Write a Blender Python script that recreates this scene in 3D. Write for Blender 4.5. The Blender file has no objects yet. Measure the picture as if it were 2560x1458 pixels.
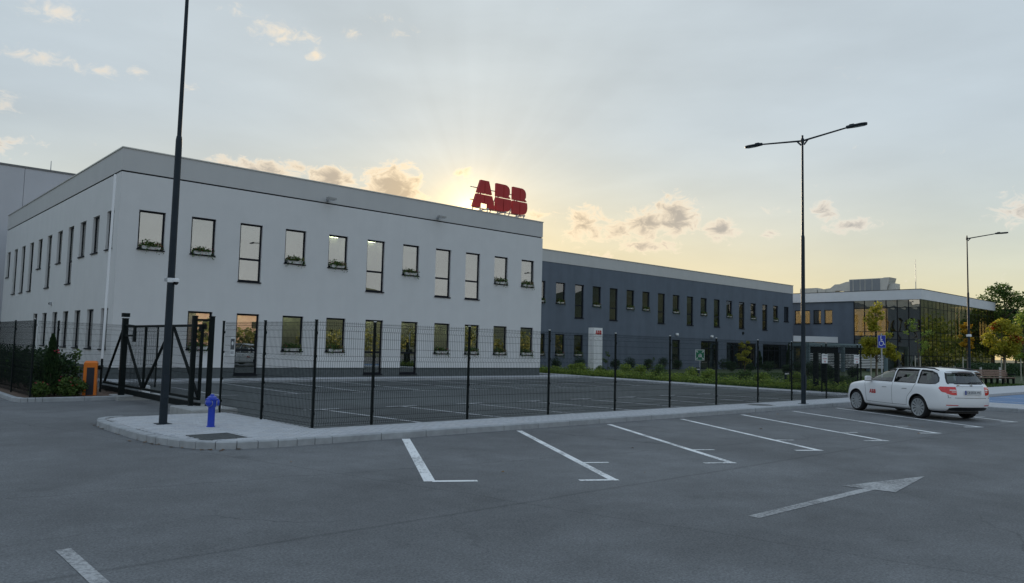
import bpy, bmesh, math, random
from mathutils import Matrix, Vector
from mathutils.bvhtree import BVHTree
from math import pi, sin, cos, radians as rad

sc = bpy.context.scene
COL = sc.collection
# ---------------------------------------------------------------- camera
CAM_H = 1.74
def set_camera():
    pit, rol, yaw = 0.07355593, 0.0241517, 0.83408694
    f = Vector((cos(yaw)*cos(pit), sin(yaw)*cos(pit), sin(pit)))
    r = Vector((sin(yaw), -cos(yaw), 0)); u = r.cross(f)
    r2 = r*cos(rol) + u*sin(rol); u2 = -r*sin(rol) + u*cos(rol)
    c = bpy.data.cameras.new('camera'); o = bpy.data.objects.new('camera', c); COL.objects.link(o)
    o.matrix_world = Matrix(((r2.x, u2.x, -f.x, 0), (r2.y, u2.y, -f.y, 0), (r2.z, u2.z, -f.z, CAM_H), (0, 0, 0, 1)))
    c.sensor_width = 36; c.lens = 1907.235/2560*36; c.clip_end = 6000; c.clip_start = 0.05
    sc.camera = o
set_camera()
# ---------------------------------------------------------------- light, sky, exposure
SUN_EL, SUN_AZ = 9.75, 51.0            # degrees; azimuth from +X towards +Y
sc.view_settings.view_transform = 'Standard'
sc.view_settings.look = 'None'
sc.view_settings.exposure = 0.25
sc.view_settings.gamma = 1.0
sc.view_settings.use_curve_mapping = False
sc.render.engine = 'CYCLES'
sc.cycles.use_denoising = True
sc.cycles.max_bounces = 8
sc.cycles.transparent_max_bounces = 24

SKY_GAMMA, SKY_GAIN = 0.07, 0.535
# clouds: azimuth, elevation, half width, half height (degrees), strength
CLOUDS = [(80, 20.4, 1.9, 0.9, .9), (80.2, 17.5, 2.3, .55, .9), (77.2, 17.3, 1.6, .45, .9), (75, 17.6, 1.1, .5, .8), (65.6, 21.7, 2.4, .9, .95),
          (62.9, 20.4, .9, .55, .8), (60.6, 22.1, 1.0, .6, .75), (68.5, 22.6, 1.4, .6, .65), (66.6, 12.2, 3.6, .8, 1.1), (61.4, 11.9, 2.2, 1.0, 1.25),
          (56.9, 11.6, 2.3, 1.7, 1.5), (42.4, 9.2, 1.7, 1.5, 1.05), (40.0, 8.8, 1.5, .9, 1.0), (37.8, 9.4, 1.9, 1.3, 1.15), (35.7, 9.9, 1.7, 1.5, 1.4),
          (32.4, 8.9, 1.2, .85, 1.15), (37.6, 7.7, 2.6, .5, 1.1), (46.4, 9.8, 2.2, .7, .75), (25.3, 10.0, 1.1, .9, 1.0), (23.7, 8.9, 1.7, .6, 1.0),
          (28.9, 8.6, 1.0, .5, .7), (14.0, 9.5, 1.8, 1.0, .85), (71.3, 17.1, .8, .5, .6), (51.8, 12.9, 1.0, .5, .75), (82.6, 14.4, 1.6, .8, .7), (82.4, 11.9, 2.2, .7, .8)]

def make_world():
    w = bpy.data.worlds.new('World'); sc.world = w; w.use_nodes = True
    nt = w.node_tree; nd = nt.nodes; ln = nt.links
    def N(t, **k):
        n = nd.new(t)
        for a, b in k.items(): setattr(n, a, b)
        return n
    def S(n, i, v):
        if hasattr(v, 'is_linked') or hasattr(v, 'node'): ln.new(v, n.inputs[i])
        else: n.inputs[i].default_value = v
    def M(op, a, b=0.0, c=0.0, clamp=False):
        n = N('ShaderNodeMath', operation=op, use_clamp=clamp); S(n, 0, a); S(n, 1, b); S(n, 2, c); return n.outputs[0]
    def V(op, a, b=(0, 0, 0), out=0):
        n = N('ShaderNodeVectorMath', operation=op); S(n, 0, a); S(n, 1, b); return n.outputs[out]
    def MR(x, a, b, c=0.0, d=1.0, kind='SMOOTHSTEP'):
        n = N('ShaderNodeMapRange', interpolation_type=kind, clamp=True)
        S(n, 0, x); S(n, 1, a); S(n, 2, b); S(n, 3, c); S(n, 4, d); return n.outputs[0]
    def MIX(f, a, b, t='MIX'):
        n = N('ShaderNodeMix', data_type='RGBA', blend_type=t); S(n, 0, f); S(n, 6, a); S(n, 7, b); return n.outputs[2]
    sky = N('ShaderNodeTexSky', sky_type='NISHITA', sun_disc=False)
    sky.sun_elevation = rad(SUN_EL); sky.sun_rotation = rad(90-SUN_AZ); sky.dust_density = 2.0; sky.air_density = 1.0
    # the camera's own tone compression of the wide sunset range
    d = V('NORMALIZE', N('ShaderNodeTexCoord').outputs['Generated'])
    sx = N('ShaderNodeSeparateXYZ'); ln.new(d, sx.inputs[0])
    az = M('DEGREES', M('ARCTAN2', sx.outputs[1], sx.outputs[0]))
    el = M('DEGREES', M('ARCSINE', sx.outputs[2]))
    uv = N('ShaderNodeCombineXYZ'); S(uv, 0, az); S(uv, 1, el); uv = uv.outputs[0]
    # the angle from the sun
    sd = Vector((cos(rad(SUN_EL))*cos(rad(SUN_AZ)), cos(rad(SUN_EL))*sin(rad(SUN_AZ)), sin(rad(SUN_EL))))
    ang = M('DEGREES', M('ARCCOSINE', M('MINIMUM', V('DOT_PRODUCT', d, tuple(sd), 1), 0.99999)))
    # luminance and colour of the sky are compressed apart, as the phone did with the wide sunset range
    sc_ = N('ShaderNodeVectorMath', operation='SCALE'); ln.new(sky.outputs[0], sc_.inputs[0]); sc_.inputs[3].default_value = 0.1
    lum = M('MAXIMUM', V('DOT_PRODUCT', sc_.outputs[0], (.25, .60, .15), 1), .02)
    inv = M('DIVIDE', 1.0, lum)
    rt = N('ShaderNodeVectorMath', operation='SCALE'); ln.new(sc_.outputs[0], rt.inputs[0]); ln.new(inv, rt.inputs[3])
    g = N('ShaderNodeGamma'); ln.new(rt.outputs[0], g.inputs[0]); lowel = M('MULTIPLY', MR(el, 17, 4), MR(ang, 90, 45))
    phi = MR(ang, 25, 75, .10, M('ADD', .04, MR(el, 3, 22, 0.0, .46))); ln.new(M('ADD', phi, M('MULTIPLY', lowel, M('SUBTRACT', .66, phi))), g.inputs[1])
    gb_ = N('ShaderNodeVectorMath', operation='SCALE'); ln.new(g.outputs[0], gb_.inputs[0]); ln.new(M('POWER', lum, SKY_GAMMA), gb_.inputs[3])
    base = gb_.outputs[0]
    # a cloud field everywhere, with the clouds of this evening in it
    n1 = N('ShaderNodeTexNoise', noise_dimensions='3D'); S(n1, 'Vector', V('MULTIPLY', uv, (1.0, 1.55, 1))); n1.inputs['Scale'].default_value = .80
    n1.inputs['Detail'].default_value = 9; n1.inputs['Roughness'].default_value = .66; n1.inputs['Distortion'].default_value = .7
    n2 = N('ShaderNodeTexNoise'); S(n2, 'Vector', V('MULTIPLY', d, (1, 1, 2.6))); n2.inputs['Scale'].default_value = 5.5; n2.inputs['Detail'].default_value = 3
    mask = MR(n2.outputs[0], .60, .78, 0.0, .55)
    for a, e, hw, hh, s in CLOUDS:
        q = V('MULTIPLY', V('SUBTRACT', uv, (a, e, 0)), (1/hw, 1/hh, 0))
        L = V('LENGTH', q, out=1)
        mask = M('MAXIMUM', mask, M('MULTIPLY', MR(L, 1.55, 0.0, 0.0, 1.0, 'LINEAR'), s))
    dens = M('ADD', M('MULTIPLY', mask, .98), M('MULTIPLY', M('SUBTRACT', n1.outputs[0], .5), 2.1))
    up = MR(el, 12.0, 19.0)
    alpha = MR(dens, .30, M('ADD', .78, M('MULTIPLY', up, .40)))
    core = MR(dens, .42, 1.25)                        # thin high scraps stay bright, low heaps have grey bodies
    core = M('MULTIPLY', core, M('SUBTRACT', 1.0, M('MULTIPLY', up, .85)))
    lit = MIX(MR(ang, 4, 30), (1.75, 1.44, 1.02, 1), (1.42, 1.30, 1.12, 1))
    body = MIX(MR(ang, 3, 25), (.80, .66, .50, 1), (.70, .67, .63, 1))
    cl = MIX(core, lit, body)
    # thin veil: streaks fanning out from the sun
    ph = M('ARCTAN2', M('SUBTRACT', el, SUN_EL), M('SUBTRACT', az, SUN_AZ))
    cv = N('ShaderNodeCombineXYZ'); S(cv, 0, M('MULTIPLY', ph, 3.2)); S(cv, 1, M('MULTIPLY', ang, .012))
    n3 = N('ShaderNodeTexNoise'); S(n3, 'Vector', cv.outputs[0]); n3.inputs['Scale'].default_value = 1.7; n3.inputs['Detail'].default_value = 2
    ray = M('MULTIPLY', M('SUBTRACT', n3.outputs[0], .5), MR(ang, 34, 5, 0.0, .12))
    n4 = N('ShaderNodeTexNoise'); S(n4, 'Vector', V('MULTIPLY', d, (1, 1, 3.5))); n4.inputs['Scale'].default_value = 4.0; n4.inputs['Detail'].default_value = 7
    veil = M('ADD', M('ADD', 1.0, ray), M('MULTIPLY', M('SUBTRACT', n4.outputs[0], .5), .34))
    skyc = V('MULTIPLY', base, MIX(MR(ang, 30, 85), (.875, 1.0, 1.09, 1), (.985, 1.005, 1.02, 1)))
    skyc = V('MULTIPLY', skyc, MIX(lowel, (1, 1, 1, 1), (1.20, 1.13, 1.05, 1)))
    vn = N('ShaderNodeVectorMath', operation='SCALE'); ln.new(skyc, vn.inputs[0]); ln.new(veil, vn.inputs[3]); skyc = vn.outputs[0]
    col = MIX(M('MULTIPLY', alpha, .90), skyc, cl)
    # aureole round the sun itself
    g1 = M('EXPONENT', M('MULTIPLY', ang, -1/.85)); g2 = M('EXPONENT', M('MULTIPLY', ang, -1/5.0))
    def SC(c, f):
        n = N('ShaderNodeVectorMath', operation='SCALE'); n.inputs[0].default_value = c; ln.new(f, n.inputs[3]); return n.outputs[0]
    col = V('ADD', col, V('ADD', SC((8.0, 5.4, 2.2), g1), SC((.64, .37, .04), g2)))
    fin = N('ShaderNodeVectorMath', operation='SCALE'); ln.new(col, fin.inputs[0]); fin.inputs[3].default_value = SKY_GAIN/.1
    bg = nd['Background']; ln.new(fin.outputs[0], bg.inputs[0]); bg.inputs[1].default_value = 0.1
    w.cycles.sampling_method = 'MANUAL'; w.cycles.sample_map_resolution = 1024
make_world()
sun = bpy.data.lights.new('sun', 'SUN'); sun.energy = 3.5; sun.angle = rad(0.6); sun.color = (1.0, .80, .55)
so = bpy.data.objects.new('sun', sun); COL.objects.link(so)
so.rotation_euler = Vector((cos(rad(SUN_EL))*cos(rad(SUN_AZ)), cos(rad(SUN_EL))*sin(rad(SUN_AZ)), sin(rad(SUN_EL)))).to_track_quat('Z', 'Y').to_euler()

# ---------------------------------------------------------------- helpers
RNG = random.Random(7)
class MB:
    def __init__(s): s.v = []; s.f = []; s.m = []; s.mi = 0
    def add(s, vs, fs):
        b = len(s.v); s.v += [tuple(v) for v in vs]
        for f in fs: s.f.append([i+b for i in f]); s.m.append(s.mi)
        return s
    def quad(s, *p): return s.add(p, [list(range(len(p)))])
    def box(s, x0, x1, y0, y1, z0, z1):
        return s.add([(x0,y0,z0),(x1,y0,z0),(x1,y1,z0),(x0,y1,z0),(x0,y0,z1),(x1,y0,z1),(x1,y1,z1),(x0,y1,z1)],
                     [(0,3,2,1),(4,5,6,7),(0,1,5,4),(1,2,6,5),(2,3,7,6),(3,0,4,7)])
    def cbox(s, c, d, b=.01):               # a box with chamfered upright edges and top
        x, y, z = d[0]/2, d[1]/2, d[2]
        ring = [(x-b,-y),(x,-y+b),(x,y-b),(x-b,y),(-x+b,y),(-x,y-b),(-x,-y+b),(-x+b,-y)]
        lv = [(0, 1.0), (z-b, 1.0), (z, None)]
        vs = []
        for zz, k in lv:
            for (px, py) in ring:
                if k is None: px, py = px*(x-b)/x if x > b else 0, py*(y-b)/y if y > b else 0
                vs.append((c[0]+px, c[1]+py, c[2]+zz))
        fs = [tuple(range(7, -1, -1)), tuple(range(16, 24))]
        for l in (0, 8):
            for i in range(8): fs.append((l+i, l+(i+1) % 8, l+8+(i+1) % 8, l+8+i))
        return s.add(vs, fs)
    def bar(s, a, b, w, h=None, up=(0, 0, 1)):   # a square bar from a to b
        a, b = Vector(a), Vector(b); h = h or w; d = (b-a).normalized(); u = Vector(up)
        if abs(d.dot(u)) > .98: u = Vector((1, 0, 0))
        r = d.cross(u).normalized(); u = r.cross(d)
        r *= w/2; u *= h/2
        vs = [a-r-u, a+r-u, a+r+u, a-r+u, b-r-u, b+r-u, b+r+u, b-r+u]
        return s.add(vs, [(0,3,2,1),(4,5,6,7),(0,1,5,4),(1,2,6,5),(2,3,7,6),(3,0,4,7)])
    def tube(s, pts, r, n=8, caps=True):
        pts = [Vector(p) for p in pts]; rs = r if isinstance(r, (list, tuple)) else [r]*len(pts)
        rings = []; prev = None
        for i, p in enumerate(pts):
            t = (pts[min(i+1, len(pts)-1)]-pts[max(i-1, 0)])
            t = t.normalized() if t.length > 1e-9 else (prev or Vector((0, 0, 1)))
            prev = t
            u = Vector((1, 0, 0)) if abs(t.x) < .8 else Vector((0, 1, 0))
            a = t.cross(u).normalized(); b = t.cross(a)
            rings.append([p+(a*cos(2*pi*k/n)+b*sin(2*pi*k/n))*rs[i] for k in range(n)])
        vs = [q for R in rings for q in R]; fs = []
        for i in range(len(pts)-1):
            for k in range(n): fs.append((i*n+k, i*n+(k+1) % n, (i+1)*n+(k+1) % n, (i+1)*n+k))
        if caps: fs += [tuple(range(n-1, -1, -1)), tuple(range((len(pts)-1)*n, len(pts)*n))]
        return s.add(vs, fs)
    def lathe(s, prof, n=20, c=(0, 0, 0), axis='z', caps=True):
        vs = []; fs = []
        for (r, z) in prof:
            for k in range(n):
                a = 2*pi*k/n
                p = (r*cos(a), r*sin(a), z) if axis == 'z' else (r*cos(a), z, r*sin(a)) if axis == 'y' else (z, r*cos(a), r*sin(a))
                vs.append((c[0]+p[0], c[1]+p[1], c[2]+p[2]))
        for i in range(len(prof)-1):
            for k in range(n): fs.append((i*n+k, i*n+(k+1) % n, (i+1)*n+(k+1) % n, (i+1)*n+k))
        if caps and prof[0][0] > 1e-6: fs.append(tuple(range(n-1, -1, -1)))
        if caps and prof[-1][0] > 1e-6: fs.append(tuple(range((len(prof)-1)*n, len(prof)*n)))
        return s.add(vs, fs)
    def prism(s, poly, z0, z1):
        n = len(poly)
        vs = [(x, y, z0) for x, y in poly]+[(x, y, z1) for x, y in poly]
        return s.add(vs, [tuple(range(n-1, -1, -1)), tuple(range(n, 2*n))]+[(i, (i+1) % n, n+(i+1) % n, n+i) for i in range(n)])
    def xprism(s, poly, fn, d0, d1):          # polygon (u,v) extruded along depth through fn(u,v,d)
        n = len(poly)
        vs = [fn(u, v, d0) for u, v in poly]+[fn(u, v, d1) for u, v in poly]
        return s.add(vs, [tuple(range(n-1, -1, -1)), tuple(range(n, 2*n))]+[(i, (i+1) % n, n+(i+1) % n, n+i) for i in range(n)])
    def leaf(s, p, size, rng):
        a = Vector((rng.uniform(-1, 1), rng.uniform(-1, 1), rng.uniform(-.6, .6))).normalized()
        b = a.cross(Vector((rng.uniform(-1, 1), rng.uniform(-1, 1), rng.uniform(.2, 1)))).normalized()
        p = Vector(p); l = size*rng.uniform(.7, 1.3); w = l*.34; n = a.cross(b)*l*.12
        return s.add([p-a*l*.5, p+b*w+n, p+a*l*.5, p-b*w+n], [(0, 1, 2, 3)])
    def mesh(s, name, mats, smooth=False):
        me = bpy.data.meshes.new(name); me.from_pydata(s.v, [], s.f)
        for m in (mats if isinstance(mats, (list, tuple)) else [mats]): me.materials.append(m)
        if any(s.m): me.polygons.foreach_set('material_index', s.m)
        if smooth: me.polygons.foreach_set('use_smooth', [True]*len(s.f))
        me.update(); return me
    def build(s, name, mats, parent=None, loc=None, smooth=False, world=False, recalc=False, rotz=0):
        me = s.mesh(name, mats, smooth)
        if recalc:
            bm = bmesh.new(); bm.from_mesh(me); bmesh.ops.recalc_face_normals(bm, faces=bm.faces); bm.to_mesh(me); bm.free()
        if smooth:
            try: me.set_sharp_from_angle(angle=rad(40))
            except Exception: pass
        return place(name, me, parent, loc, world, rotz)
def place(name, me, parent=None, loc=None, world=False, rotz=0):
    o = bpy.data.objects.new(name, me); COL.objects.link(o)
    if loc is not None: o.location = loc
    if rotz: o.rotation_euler.z = rotz
    if parent is not None:
        o.parent = parent
        if world: o.location = Vector(o.location)-Vector(parent.location)
    return o
def tag(o, label=None, cat=None, group=None, kind=None):
    for k, v in (('label', label), ('category', cat), ('group', group), ('kind', kind)):
        if v: o[k] = v
    return o
def thing(name, label, cat, loc=(0, 0, 0), rotz=0, group=None):
    o = bpy.data.objects.new(name, None); COL.objects.link(o); o.location = loc; o.rotation_euler.z = rotz
    o.empty_display_size = .2
    return tag(o, label, cat, group)
def struct(o, label=None):
    o['kind'] = 'structure'
    if label: o['label'] = label
    return o
def dup(root, loc, rotz=None, label=None, group=None, scale=None):
    def rec(o, par):
        c = o.copy(); COL.objects.link(c); c.parent = par
        for ch in list(o.children): rec(ch, c)
        return c
    r = rec(root, None); r.location = loc
    if rotz is not None: r.rotation_euler.z = rotz
    if scale is not None: r.scale = (scale, scale, scale)
    if label: r['label'] = label
    if group: r['group'] = group
    return r

# ---------------------------------------------------------------- materials
MAT = {}
def mat(name, col, rough=.7, var=.12, scale=3.0, bump=0.0, bscale=60.0, spec=.5, metal=0.0, dirt=None, coat=0.0, detail=4, var2=0, scale2=.25, streak=False):
    m = bpy.data.materials.new(name); m.use_nodes = True; nt = m.node_tree; b = nt.nodes['Principled BSDF']
    b.inputs['Roughness'].default_value = rough; b.inputs['Metallic'].default_value = metal
    b.inputs['Specular IOR Level'].default_value = spec; b.inputs['Coat Weight'].default_value = coat; b.inputs['Coat Roughness'].default_value = .04
    tc = nt.nodes.new('ShaderNodeTexCoord')
    n = nt.nodes.new('ShaderNodeTexNoise'); n.inputs['Scale'].default_value = scale; n.inputs['Detail'].default_value = detail
    nt.links.new(tc.outputs['Object'], n.inputs['Vector'])
    r = nt.nodes.new('ShaderNodeValToRGB'); c = Vector(col[:3])
    r.color_ramp.elements[0].position = .3; r.color_ramp.elements[1].position = .7
    r.color_ramp.elements[0].color = (*(c*(1-var)), 1); r.color_ramp.elements[1].color = (*(c*(1+var)), 1)
    nt.links.new(n.outputs['Fac'], r.inputs['Fac'])
    out = r.outputs['Color']
    if var2:
        n2 = nt.nodes.new('ShaderNodeTexNoise'); n2.inputs['Scale'].default_value = scale2; n2.inputs['Detail'].default_value = 6
        if streak:
            mp = nt.nodes.new('ShaderNodeMapping'); mp.inputs['Scale'].default_value = (4.5, 4.5, .5); nt.links.new(tc.outputs['Object'], mp.inputs['Vector']); nt.links.new(mp.outputs[0], n2.inputs['Vector']); n2.inputs['Roughness'].default_value = .62
        else: nt.links.new(tc.outputs['Object'], n2.inputs['Vector'])
        mr = nt.nodes.new('ShaderNodeMapRange'); nt.links.new(n2.outputs['Fac'], mr.inputs[0])
        for i, v in ((1, .3), (2, .7), (3, 1-var2), (4, 1+var2)): mr.inputs[i].default_value = v
        mx = nt.nodes.new('ShaderNodeVectorMath'); mx.operation = 'SCALE'; nt.links.new(out, mx.inputs[0]); nt.links.new(mr.outputs[0], mx.inputs[3]); out = mx.outputs[0]
    nt.links.new(out, b.inputs['Base Color'])
    if bump:
        nb = nt.nodes.new('ShaderNodeTexNoise'); nb.inputs['Scale'].default_value = bscale; nb.inputs['Detail'].default_value = 3
        nt.links.new(tc.outputs['Object'], nb.inputs['Vector'])
        bp = nt.nodes.new('ShaderNodeBump'); bp.inputs['Strength'].default_value = bump; bp.inputs['Distance'].default_value = .01
        nt.links.new(nb.outputs['Fac'], bp.inputs['Height']); nt.links.new(bp.outputs['Normal'], b.inputs['Normal'])
    MAT[name] = m; return m
def leafmat(name, c1, c2, trans=.35):
    m = bpy.data.materials.new(name); m.use_nodes = True; nt = m.node_tree; nt.nodes.remove(nt.nodes['Principled BSDF'])
    g = nt.nodes.new('ShaderNodeNewGeometry'); r = nt.nodes.new('ShaderNodeValToRGB')
    r.color_ramp.elements[0].color = (*c1, 1); r.color_ramp.elements[1].color = (*c2, 1)
    nt.links.new(g.outputs['Random Per Island'], r.inputs['Fac'])
    d = nt.nodes.new('ShaderNodeBsdfPrincipled'); d.inputs['Roughness'].default_value = .55; d.inputs['Specular IOR Level'].default_value = .3
    t = nt.nodes.new('ShaderNodeBsdfTranslucent'); mx = nt.nodes.new('ShaderNodeMixShader'); mx.inputs[0].default_value = trans
    nt.links.new(r.outputs[0], d.inputs['Base Color']); nt.links.new(r.outputs[0], t.inputs[0])
    nt.links.new(d.outputs[0], mx.inputs[1]); nt.links.new(t.outputs[0], mx.inputs[2]); nt.links.new(mx.outputs[0], nt.nodes['Material Output'].inputs[0])
    MAT[name] = m; return m
def glassmat(name, refl=.42, tint=(.75, .80, .78), gcol=(.95, .95, .95), rough=.0, wob=0.0):
    m = bpy.data.materials.new(name); m.use_nodes = True; nt = m.node_tree; nt.nodes.remove(nt.nodes['Principled BSDF'])
    t = nt.nodes.new('ShaderNodeBsdfTransparent'); t.inputs[0].default_value = (*tint, 1)
    g = nt.nodes.new('ShaderNodeBsdfGlossy'); g.inputs['Color'].default_value = (*gcol, 1); g.inputs['Roughness'].default_value = rough
    lw = nt.nodes.new('ShaderNodeLayerWeight'); lw.inputs[0].default_value = .5
    pw_ = nt.nodes.new('ShaderNodeMath'); pw_.operation = 'POWER'; pw_.inputs[1].default_value = 5; nt.links.new(lw.outputs['Facing'], pw_.inputs[0])
    ad = nt.nodes.new('ShaderNodeMath'); ad.operation = 'MULTIPLY_ADD'; ad.use_clamp = True; ad.inputs[1].default_value = 1-refl; ad.inputs[2].default_value = refl
    nt.links.new(pw_.outputs[0], ad.inputs[0])
    mx = nt.nodes.new('ShaderNodeMixShader'); nt.links.new(ad.outputs[0], mx.inputs[0]); nt.links.new(t.outputs[0], mx.inputs[1]); nt.links.new(g.outputs[0], mx.inputs[2])
    if wob:
        tc = nt.nodes.new('ShaderNodeTexCoord'); n = nt.nodes.new('ShaderNodeTexNoise'); n.inputs['Scale'].default_value = 1.1; n.inputs['Detail'].default_value = 1
        nt.links.new(tc.outputs['Object'], n.inputs['Vector']); bp = nt.nodes.new('ShaderNodeBump'); bp.inputs['Strength'].default_value = 1.0; bp.inputs['Distance'].default_value = wob
        nt.links.new(n.outputs['Fac'], bp.inputs['Height']); nt.links.new(bp.outputs[0], g.inputs['Normal'])
    nt.links.new(mx.outputs[0], nt.nodes['Material Output'].inputs[0]); MAT[name] = m; return m

WHITE_WALL = mat('white_render', (.705, .70, .695), .9, .02, 1.4, .15, 90, var2=.02, scale2=.35, streak=True)
FASCIA = mat('light_grey_render', (.565, .56, .55), .9, .02, 1.2, .12, 90, var2=.025, scale2=.3, streak=True)
GREY_WALL = mat('slate_grey_render', (.128, .154, .194), .92, .05, 1.2, .15, 90, var2=.08, scale2=.3, streak=True)
PLINTH = mat('plinth_render', (.105, .118, .120), .9, .15, 6, .3, 60)
GROOVE = mat('groove_dark', (.015, .018, .022), .8, .05)
COPING = mat('coping_metal', (.50, .50, .47), .35, .05, 2, metal=.6)
FRAME = mat('anthracite_frame', (.008, .010, .016), .55, .1, 5, spec=.2)
def glow(name, c, st):
    m = bpy.data.materials.new(name); m.use_nodes = True; b = m.node_tree.nodes['Principled BSDF']; b.inputs['Base Color'].default_value = (.8, .8, .8, 1); b.inputs['Emission Color'].default_value = (*c, 1); b.inputs['Emission Strength'].default_value = st; return m
ROOM_LAMP = glow('room_lamp', (1.0, .95, .62), 12.0)
INTERIOR = mat('room_inside', (.27, .275, .23), .9, .3, 1.5)
BLIND = mat('fabric_blind', (.42, .42, .34), .85, .06, 8)
GLASS = glassmat('window_glass', .42, (.62, .68, .64))
GLASS_DARK = glassmat('tinted_glass', .20, (.42, .47, .47))
CURTAIN_GLASS = glassmat('curtain_glass', .48, (.68, .60, .45), (.95, .92, .82), 0.0, .004)
ASPHALT_W = None
DARK_STEEL = mat('black_steel', (.007, .011, .011), .6, .2, 8, spec=.15)
POLE_STEEL = mat('pole_steel', (.020, .029, .038), .55, .15, 4, spec=.22, bump=.05)
KERB = mat('kerb_concrete', (.37, .38, .39), .9, .12, 7, .35, 70, var2=.12, scale2=1.2)
PAVER_M = [mat('paver_concrete_%s' % w, c, .92, .09, 9, .35, 110) for w, c in (('pale', (.50, .505, .52)), ('mid', (.45, .455, .475)), ('warm', (.48, .475, .48)))]
CONCRETE = mat('concrete', (.36, .36, .35), .9, .1, 6, .3, 60)
WHITE_PAINT = mat('white_paint', (.72, .73, .72), .6, .05, 3)
WHITE_METAL = mat('white_metal', (.82, .82, .83), .4, .03, 3)
ORANGE = mat('orange_paint', (.88, .21, .008), .4, .06, 3, coat=.2)
BLUE = mat('hydrant_blue', (.006, .045, .46), .35, .08, 5, coat=.3)
RED = mat('sign_red', (.47, .014, .014), .45, .08, 3)
BARK = mat('bark', (.10, .075, .055), .95, .3, 14, .5, 40)
WOOD = mat('bench_wood', (.26, .17, .13), .7, .2, 20, .1, 80)
BLACK_PLASTIC = mat('black_plastic', (.010, .010, .011), .6, .1, spec=.25)
GALV = mat('galvanised_steel', (.42, .44, .46), .45, .1, 6, metal=.5)
SOIL = mat('soil', (.13, .085, .06), .95, .35, 8, .6, 40)
LEAF_G = leafmat('leaf_green', (.040, .085, .022), (.14, .21, .050))
LEAF_D = leafmat('leaf_dark', (.014, .038, .016), (.048, .090, .028))
LEAF_Y = leafmat('leaf_yellow_green', (.20, .22, .022), (.48, .42, .045), .45)
LEAF_GOLD = leafmat('leaf_gold', (.40, .22, .012), (.62, .38, .03), .45)
LEAF_LIME = leafmat('leaf_lime', (.13, .22, .035), (.36, .43, .08), .4)
LEAF_RED = leafmat('petal_red', (.45, .02, .03), (.60, .10, .16), .3)
LEAF_RUST = leafmat('leaf_rust', (.22, .03, .008), (.38, .08, .012), .4)

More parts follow.
